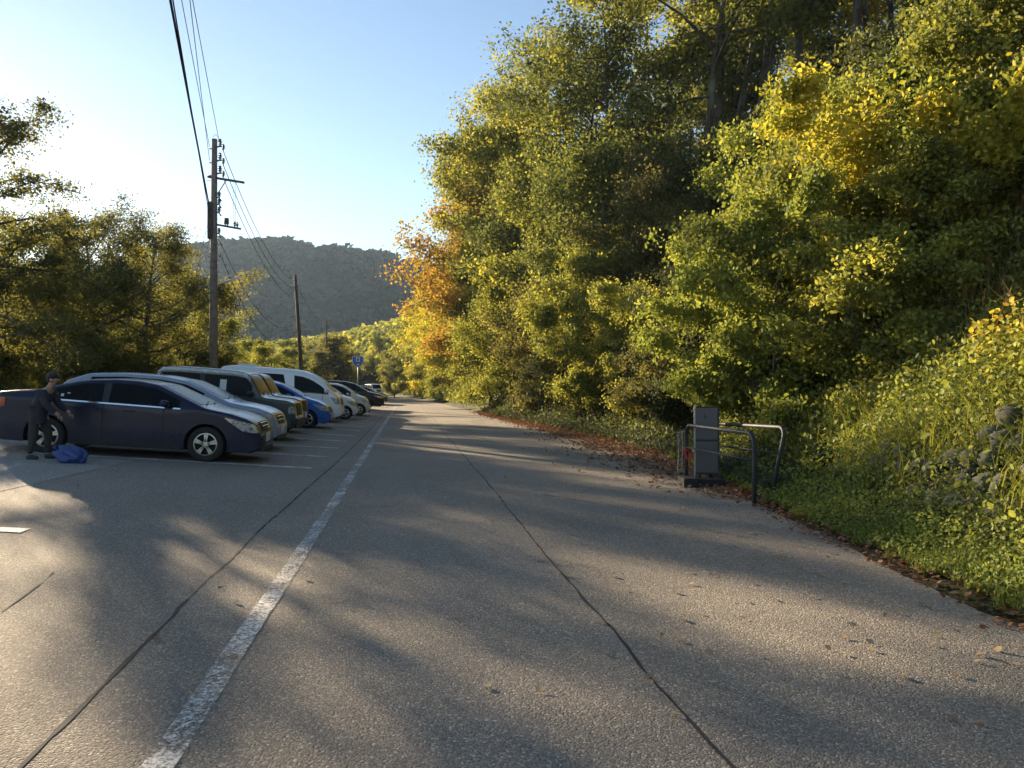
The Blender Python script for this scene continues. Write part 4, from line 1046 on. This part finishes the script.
for x, y, pr, s, mat in SH:
    k = cnt.get(mat, 0); cnt[mat] = k+1
    lab = '%s bank shrub, %s of the %s ones going up the road' % ({'S1': 'rounded', 'S2': 'low drooping', 'S3': 'upright'}[pr], ORD[k], COL[mat])
    plant(P_[pr], 'shrub', x, y, s, r_.uniform(0, 6.28), mat, lab, 'shrub', 'shrubs on the roadside bank', trunkname='stem', crownname='foliage', tilt=(0, -.12))
# left of the lot
LT = [
 (8, 27, 'L3', .85, 'leaf_left', 'leafy tree behind the tail of the dark blue sedan'),
 (-14, 24.5, 'L4', .8, 'leaf_left', 'tallest tree at the far left, its branches reaching right across the sky'),
 (62, 33, 'L3', 1.05, 'leaf_left', 'low many-stemmed tree behind the roof of the dark blue sedan'),
 (97, 36, 'L1', .79, 'leaf_left', 'broad dark tree with forked trunk left of the tall utility pole'),
 (143, 39, 'L1', .8, 'leaf_left', 'rounded dark tree between the forked tree and the tall utility pole'),
 (120, 46, 'L2', .78, 'leaf_left', 'second-row tree showing between the two dark rounded trees'),
 (180, 50, 'L3', 1.4, 'leaf_left', 'shorter yellowish tree just left of the tall utility pole'),
 (40, 46, 'L1', .95, 'leaf_left', 'back-row tree under the reaching branches of the tallest left tree'),
 (200, 60, 'L3', 1.15, 'leaf_yg', 'small bright tree directly behind the tall utility pole'),
 (20, 60, 'L1', 1.0, 'leaf_yg', 'sunlit back-row tree low at the far left'),
 (160, 66, 'L3', 1.2, 'leaf_yg', 'sunlit low tree glimpsed through the dark rounded trees'),
 (80, 62, 'L3', 1.3, 'leaf_yg', 'sunlit low tree glimpsed beneath the forked tree'),
]
for px, Z, pr, s, mat, lab in LT:
    x, y = at(px, Z)
    plant(P_[pr], 'broadleaf_tree', x, y, s, rng.uniform(0, 6.28), mat, lab, 'tree', 'trees left of the parking lot')
# low bushes along the far side of the lot
HB = []
for i in range(15):
    y = 20+i*3.3+r_.uniform(-.8, .8); x = -13.2-r_.uniform(0, 1.6)
    HB.append((x, y))
for k, (x, y) in enumerate(HB):
    plant(P_['S3' if k % 3 else 'S1'], 'shrub', x, y, r_.uniform(.65, 1.0), r_.uniform(0, 6), 'leaf_yg' if k % 2 else 'leaf_left',
          'leafy bush behind the parked cars, %s from the left' % ORD[k], 'shrub', 'bushes along the far side of the lot', trunkname='stem', crownname='foliage')
# valley trees beyond the lot
VT = []
r_ = random.Random(9)
for i in range(34):
    px = r_.uniform(215, 400); Z = r_.uniform(85, 150)
    VT.append((px, Z))
VT += [(232, 74), (256, 78), (283, 72), (318, 84), (338, 92), (366, 122), (388, 128), (378, 140), (354, 150)]
VT.sort(key=lambda a: a[0])
for k, (px, Z) in enumerate(VT):
    x, y = at(px, Z)
    if float(left(y))-1.5 < x < float(edge(y))+1: x = float(left(y))-2.5
    pr = r_.choice(['F1', 'F1', 'F2', 'L3']); mat = r_.choice(['leaf_yg', 'leaf_left', 'leaf_ol', 'leaf_yg', 'leaf_g'])
    base = g(x, y); s = r_.uniform(.5, .8) if Z < 110 else r_.uniform(.65, .95)
    plant(P_[pr], 'broadleaf_tree', x, y, s*(1.25 if pr == 'L3' else 1), r_.uniform(0, 6), mat,
          '%s valley tree, %s from the left between tall pole and road end' % (COL[mat], ORD[k]),'tree', 'trees in the valley beyond the lot', z=base)
# dark rounded tree at the road's end
x, y = at(394.5, 96)
plant(P_['L3'], 'broadleaf_tree', x, y, .62, 1.0, 'leaf_dg', 'small dark umbrella-shaped tree with two stems where the road ends', 'tree', 'trees in the valley beyond the lot')

# ------------------------------------------------------------------ far forest: stuff
def lumps(name, pts, rad, r, mat, faces='quad', per=70, ls=.9):
    P = []; N = []; Sz = []; tint = []
    for (x, y, z), R0 in zip(pts, rad):
        n = per; v = r.normal(size=(n, 3)); v /= np.linalg.norm(v, axis=1, keepdims=True); v[:, 2] = np.abs(v[:, 2])*1.25-.25
        rr = R0*r.uniform(.78, 1.08, (n, 1)); P.append(np.array([x, y, z])+v*rr*np.array([1, 1, 1.15])); N.append(v*.8+r.normal(0, .45, (n, 3))); Sz.append(R0*ls*r.uniform(.45, 1.0, n))
        tint.append(np.clip(r.uniform()*.75+r.uniform(0, .3, n), 0, 1))
    P = np.concatenate(P); N = np.concatenate(N); Sz = np.concatenate(Sz); tint = np.concatenate(tint)
    V, Fq, k = leaves(P, N, Sz, r, 'quad', aspect=1.3)
    me = np_mesh(name, V, Fq, mat, np.repeat(tint, k)); return tag(link(bpy.data.objects.new(name, me)), kind='stuff')
r9 = rs(77)
mt, (RX, RY, RZ) = ridge('mountain', *[at(285, 520)[0], at(285, 520)[1]], 250, 170, 98, -.06, 3)
from mathutils.bvhtree import BVHTree
def scatter_ridge(X, Y, Z, n, r):
    a = r.uniform(0, X.shape[0]-1.01, n); b = r.uniform(0, X.shape[1]-1.01, n)
    i = a.astype(int); j = b.astype(int); fa = a-i; fb = b-j
    def lerp(A): return (A[i, j]*(1-fa)+A[i+1, j]*fa)*(1-fb)+(A[i, j+1]*(1-fa)+A[i+1, j+1]*fa)*fb
    return lerp(X), lerp(Y), lerp(Z)
x, y, z = scatter_ridge(RX, RY, RZ, 9000, r9)
ok = (z > 2)
pts = np.stack([x, y, z], 1)[ok]
# keep those facing the camera side or at the crest
o = lumps('mountain_forest', pts, r9.uniform(4, 8.5, len(pts))*.95, r9, M['leaf_far'], per=60, ls=.8)
tag(o, 'dark green forest covering the distant mountain', 'forest')
mt2, (RX, RY, RZ) = ridge('hill', *[at(318, 300)[0], at(318, 300)[1]], 75, 60, 24, .1, 8, 40)
x, y, z = scatter_ridge(RX, RY, RZ, 900, r9); ok = z > 0; pts = np.stack([x, y, z], 1)[ok]
o = lumps('hill_forest', pts, r9.uniform(2.4, 4.6, len(pts)), r9, M['leaf_ol'], per=110, ls=.55); tag(o, 'brownish forest on the low hill in front of the mountain', 'forest')
# forest on the right-hand spur beyond the road bend
n = 2600
yy = r9.uniform(112, 300, n); dd = r9.uniform(4, 60, n); xx = edge(yy)+dd
pts = np.stack([xx, yy, G(xx, yy)+2.5], 1)
ok = (xx > -120)
sel = r9.uniform(size=n) < .8
o = lumps('spur_forest', pts[ok & sel], r9.uniform(2.2, 3.9, (ok & sel).sum()), r9, M['leaf_yg'], per=130, ls=.45); tag(o, 'yellow and green autumn forest on the sunlit spur beyond the road bend', 'forest')
o = lumps('spur_undergrowth', pts[ok & ~sel], r9.uniform(2.2, 3.6, (ok & ~sel).sum()), r9, M['leaf_g'], per=130, ls=.45); tag(o, 'darker green patches among the spur forest', 'forest')
# far-off wood behind the left lot
n = 420
xx = r9.uniform(-150, -30, n); yy = r9.uniform(70, 230, n); ok = xx < -yy*.22-8
pts = np.stack([xx, yy, G(xx, yy)+2.5], 1)[ok]
o = lumps('valley_forest', pts, r9.uniform(2.4, 4.2, len(pts)), r9, M['leaf_left'], per=150, ls=.42); tag(o, 'dim wood filling the valley left of the lot', 'forest')

# ------------------------------------------------------------------ right bank ground cover (stuff)
r = rs(101)
def bank_pts(n, y0, y1, d0, d1, pw=1.0):
    yy = y0+(y1-y0)*r.uniform(0, 1, n)**pw; dd = d0+(d1-d0)*r.uniform(0, 1, n); xx = edge(yy)+dd
    return xx, yy, G(xx, yy), dd
def cover(name, n, y0, y1, d0, d1, ls, mat, label, hgt=.25, up=.6, aspect=1.0, pw=1.5, kind='six'):
    x, y, z, d = bank_pts(n, y0, y1, d0, d1, pw)
    k_ = (y > 7.6) | (d > 1.75) | (d < .62) | (r.uniform(size=n) < .62); x, y, z, d = x[k_], y[k_], z[k_], d[k_]; n = len(x)
    P = np.stack([x, y, z+r.uniform(0.02, 1, n)**1.3*hgt], 1)
    clump = .5+.5*vnoise(x, y, 2.6, 9)
    P[:, 2] += clump*hgt*.6
    N = np.array([-.45, -.25, up])+r.normal(0, .55, (n, 3))
    sz = ls*r.uniform(.6, 1.35, n)*(1+.012*y)
    V, Fq, k = leaves(P, N, sz, r, kind, aspect=aspect)
    tint = np.clip(.6*clump+.5*r.uniform(0, 1, n)-.05, 0, 1)
    o = link(bpy.data.objects.new(name, np_mesh(name, V, Fq, M[mat], np.repeat(tint, k)))); return tag(o, label, 'ground cover', kind='stuff')
cover('broadleaf_weeds', 9000, 3, 16, .7, 5.5, .062, 'leaf_bg', 'broader-leaved weeds scattered over the near bank', .42, pw=1.1, up=.3)
cover('bank_undergrowth', 75000, 2, 16, .45, 5.5, .034, 'leaf_bg', 'dense green creeping undergrowth covering the near roadside bank', .2, pw=1.2)
cover('bank_undergrowth', 34000, 12, 60, .55, 6.5, .07, 'leaf_g', 'dense green undergrowth covering the bank beyond the barriers', .32, pw=1.4)
cover('bank_undergrowth', 26000, 4.5, 13, 1.5, 6.0, .055, 'leaf_yg', 'yellow-green leafy weeds over the bank near the stone wall', .4, pw=1.2)
cover('wall_creepers', 7000, 2, 9.5, .6, 1.75, .04, 'leaf_g', 'small creepers growing over the boulders of the wall', .22, pw=1.0, up=.2)
cover('bank_undergrowth', 8000, 2, 8.0, 1.9, 4.0, .06, 'leaf_y', 'golden vine leaves spilling over the top of the stone wall', .5, pw=1.0, aspect=1.2)
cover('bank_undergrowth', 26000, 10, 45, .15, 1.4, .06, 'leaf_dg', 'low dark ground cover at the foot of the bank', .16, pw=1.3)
cover('verge_weeds', 13000, 2, 14, .1, .9, .03, 'leaf_bg', 'small leafy weeds mixed into the grass verge', .10, pw=1.2)
cover('bank_undergrowth', 30000, 55, 135, .2, 9, .16, 'leaf_yg', 'yellow-green brush along the far bank where the road bends', .8, pw=1, kind='quad')
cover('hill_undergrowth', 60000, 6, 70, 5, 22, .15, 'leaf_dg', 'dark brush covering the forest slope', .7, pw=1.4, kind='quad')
# blades
def blades(name, x, y, z, h, w, mat, label, lean=.35, cat='grass'):
    n = len(x); az = r.uniform(0, 2*PI, n); ln = lean*r.uniform(.3, 1.6, n)
    dx, dy = np.cos(az)*ln, np.sin(az)*ln; bx_, by_ = -np.sin(az)*w, np.cos(az)*w
    V = np.zeros((n, 6, 3)); base = np.stack([x, y, z], 1)
    for i, (t, q) in enumerate(((0, 1), (.55, .8), (1, .12))):
        c = base + np.stack([dx*h*t**2, dy*h*t**2, h*t*(1-.25*ln*t)], 1)
        V[:, i*2] = c+np.stack([bx_*q, by_*q, 0*bx_], 1); V[:, i*2+1] = c-np.stack([bx_*q, by_*q, 0*bx_], 1)
    Fq = (np.arange(n)[:, None, None]*6+np.array([(0, 1, 3, 2), (2, 3, 5, 4)])[None]).reshape(-1, 4)
    tint = np.clip(r.uniform(0, 1, n)*.6+.4*(.5+.5*vnoise(x, y, 3, 2)), 0, 1)
    o = link(bpy.data.objects.new(name, np_mesh(name, V.reshape(-1, 3), Fq, M[mat], np.repeat(tint, 6)))); return tag(o, label, cat, kind='stuff')
x, y, z, d = bank_pts(60000, 2, 16, .04, 1.0, 1.3)
keep = (d > .12+.12*vnoise(y, y*0, 4, 2)) & (r.uniform(size=len(x)) < np.clip(1.4-d, .3, 1))
x, y, z = x[keep], y[keep], z[keep]
blades('grass_verge', x, y, z, r.uniform(.03, .13, len(x))*(.75+.5*vnoise(x, y, 3.1, 5)), .003+.0004*y, 'grass', 'fresh green grass verge between the road edge and the bank')
x, y, z, d = bank_pts(9000, 2.5, 20, 1.2, 6, 1.2)
blades('bank_grass', x, y, z, r.uniform(.25, .6, len(x)), .006+.0003*y, 'grass', 'long grass blades arching out of the bank', .9)
x, y, z, d = bank_pts(20000, 2.5, 13, .9, 5.5, 1.1); k_ = vnoise(x, y, 1.3, 6) > -.25; x, y, z = x[k_], y[k_], z[k_]
blades('bank_grass', x, y, z, r.uniform(.2, .55, len(x)), .006, 'leaf_yg', 'yellowing arching grass tufts over the near bank', 1.1)
x, y, z, d = bank_pts(1500, 4.5, 13, 2.2, 5.6, 1.0)
blades('dry_stalks', x, y, z, r.uniform(.5, 1.1, len(x)), .006, 'dry', 'dry brown stalks standing on the upper bank', .35)
x, y, z, d = bank_pts(5000, 10, 30, .8, 4.5, 1.0)
blades('bank_grass', x, y, z, r.uniform(.3, .7, len(x)), .012, 'leaf_dg', 'dark broad-bladed bamboo grass in the shaded bank', .8)
# weeds left of the lot
n = 26000
y = r.uniform(12, 75, n); x = -11.6-r.uniform(0, 1, n)**1.5*7; z = G(x, y)
blades('grass', x, y, z, r.uniform(.15, .6, n), .01+.0003*y, 'grass', 'weeds and grass growing along the far side of the lot', .5)

# ------------------------------------------------------------------ stone wall (one thing)
bm = bmesh.new(); sr = random.Random(4)
for row in range(6):
    yv = 2.6+sr.uniform(0, .2)
    while yv < 8.6:
        zc = .22+row*.205+sr.uniform(-.04, .04); w_ = sr.uniform(.12, .19)
        xc = float(edge(yv))+ .78 + zc*.62
        if sr.uniform(0, 1) < .75 and not (yv > 6.9 and row > 3):
            res = bmesh.ops.create_icosphere(bm, subdivisions=2, radius=1)
            ax = [sr.uniform(-1, 1) for _ in range(6)]
            for v in res['verts']:
                p = v.co; k = 1+.10*math.sin(3*p.x+ax[0]*5)*math.cos(3*p.y+ax[1]*5)+.07*math.sin(5*p.z+ax[2]*5+2*p.x)
                v.co = Vector((xc+p.x*k*.15, yv+p.y*k*w_*.92, zc+p.z*k*sr.uniform(.115, .122)))
        yv += w_*1.85
me = bpy.data.meshes.new('stone_wall'); bm.to_mesh(me); bm.free(); me.materials.append(M['stone'])
for p in me.polygons: p.use_smooth = True
tag(link(bpy.data.objects.new('stone_wall', me)), 'low mossy boulder wall holding the bank at the right border', 'wall')

# ------------------------------------------------------------------ fallen leaves
def litter(name, x, y, z, size, label, mat='litter'):
    n = len(x); P = np.stack([x, y, z], 1); N = np.array([0, 0, 1.0])+r.normal(0, .18 if mat == 'litter_pale' else .38, (n, 3))
    V, Fq, k = leaves(P, N, size, r, 'six', aspect=1.25)
    o = link(bpy.data.objects.new(name, np_mesh(name, V, Fq, M[mat], np.repeat(r.uniform(0, 1, n), k)))); return tag(o, label, 'leaves', kind='stuff')
n = 11000
y = r.uniform(10, 46, n); wdt = np.interp(y, [9, 11, 15, 20, 30, 46], [.3, 1.1, 1.7, 1.4, .8, .5])
x = edge(y)+.35-np.abs(r.normal(0, .55, n))*wdt; z = G(x, y)+.012+r.uniform(0, .02, n)
litter('leaf_litter', x, y, z, r.uniform(.045, .095, n), 'reddish brown leaf litter banked along the road edge')
n = 1500
y = 2+9.5*r.uniform(0, 1, n)**.8; x = edge(y)+.22-np.abs(r.normal(0, .17, n))+.06*r.normal(0, 1, n); z = G(x, y)+.012+r.uniform(0, .03, n)
litter('leaf_litter', x, y, z, r.uniform(.03, .075, n), 'dry leaves gathered against the grass verge')
n = 420
y = 3+16*r.uniform(0, 1, n)**1.1; x = edge(y)-.2-np.abs(r.normal(0, 1.5, n)); ok = x > -2.5; x, y = x[ok], y[ok]; z = road_h(x, y)+.014
litter('fallen_leaves', x, y, z, r.uniform(.02, .07, len(x)), 'scattered fallen leaves on the asphalt toward the right edge', 'litter_pale')
n = 150
y = 4+22*r.uniform(0, 1, n); x = r.uniform(-7, 3.5, n); z = road_h(x, y)+.014
litter('fallen_leaves', x, y, z, r.uniform(.03, .065, n), 'sparse fallen leaves across the middle of the asphalt', 'litter_pale')
# a few bare twigs reaching over the sky
# ------------------------------------------------------------------ haze, light, camera
hz = MB().box((-60, 240, 70), (1000, 760, 172)).build('haze', None)
t = bpy.data.materials.new('haze_air'); t.use_nodes = True; nt = t.node_tree; nt.nodes.clear()
ou = nt.nodes.new('ShaderNodeOutputMaterial'); pv = nt.nodes.new('ShaderNodeVolumePrincipled')
pv.inputs['Color'].default_value = (.52, .70, 1, 1); pv.inputs['Density'].default_value = HAZE; pv.inputs['Anisotropy'].default_value = HAZEG
nt.links.new(pv.outputs[0], ou.inputs['Volume']); hz.data.materials.append(t); tag(hz, 'thin sunlit haze filling the valley', 'haze', kind='stuff')

w = bpy.data.worlds.new('World'); S.world = w; w.use_nodes = True; nt = w.node_tree
sky = nt.nodes.new('ShaderNodeTexSky'); sky.sky_type = 'NISHITA'; sky.sun_disc = False
sky.sun_elevation = SUN_EL; sky.sun_rotation = -SUN_AZ; sky.altitude = 600; sky.air_density = 1.0; sky.dust_density = SKYDUST; sky.ozone_density = 1.3
bg = nt.nodes['Background']; bg.inputs[1].default_value = SKYS; nt.links.new(sky.outputs[0], bg.inputs[0])
sl = bpy.data.lights.new('sun', 'SUN'); sl.energy = SUNS; sl.angle = R(.6); sl.color = (1, .80, .54)
so = bpy.data.objects.new('sun', sl); link(so); so.rotation_euler = sun_dir.to_track_quat('Z', 'Y').to_euler(); so.location = (-20, 40, 30)
cd = bpy.data.cameras.new('camera'); cam = link(bpy.data.objects.new('camera', cd)); cd.sensor_width = 36; cd.lens = F/1024*36; cd.clip_end = 5000; cd.clip_start = .05
cam.location = (0, 0, CH); cam.rotation_euler = (PI/2+math.atan((HOR-384)/F), 0, -TH)
S.camera = cam
S.view_settings.view_transform = 'Standard'; S.view_settings.look = 'None'; S.view_settings.gamma = 1; S.view_settings.exposure = EXPO
S.render.resolution_x = 1024; S.render.resolution_y = 768
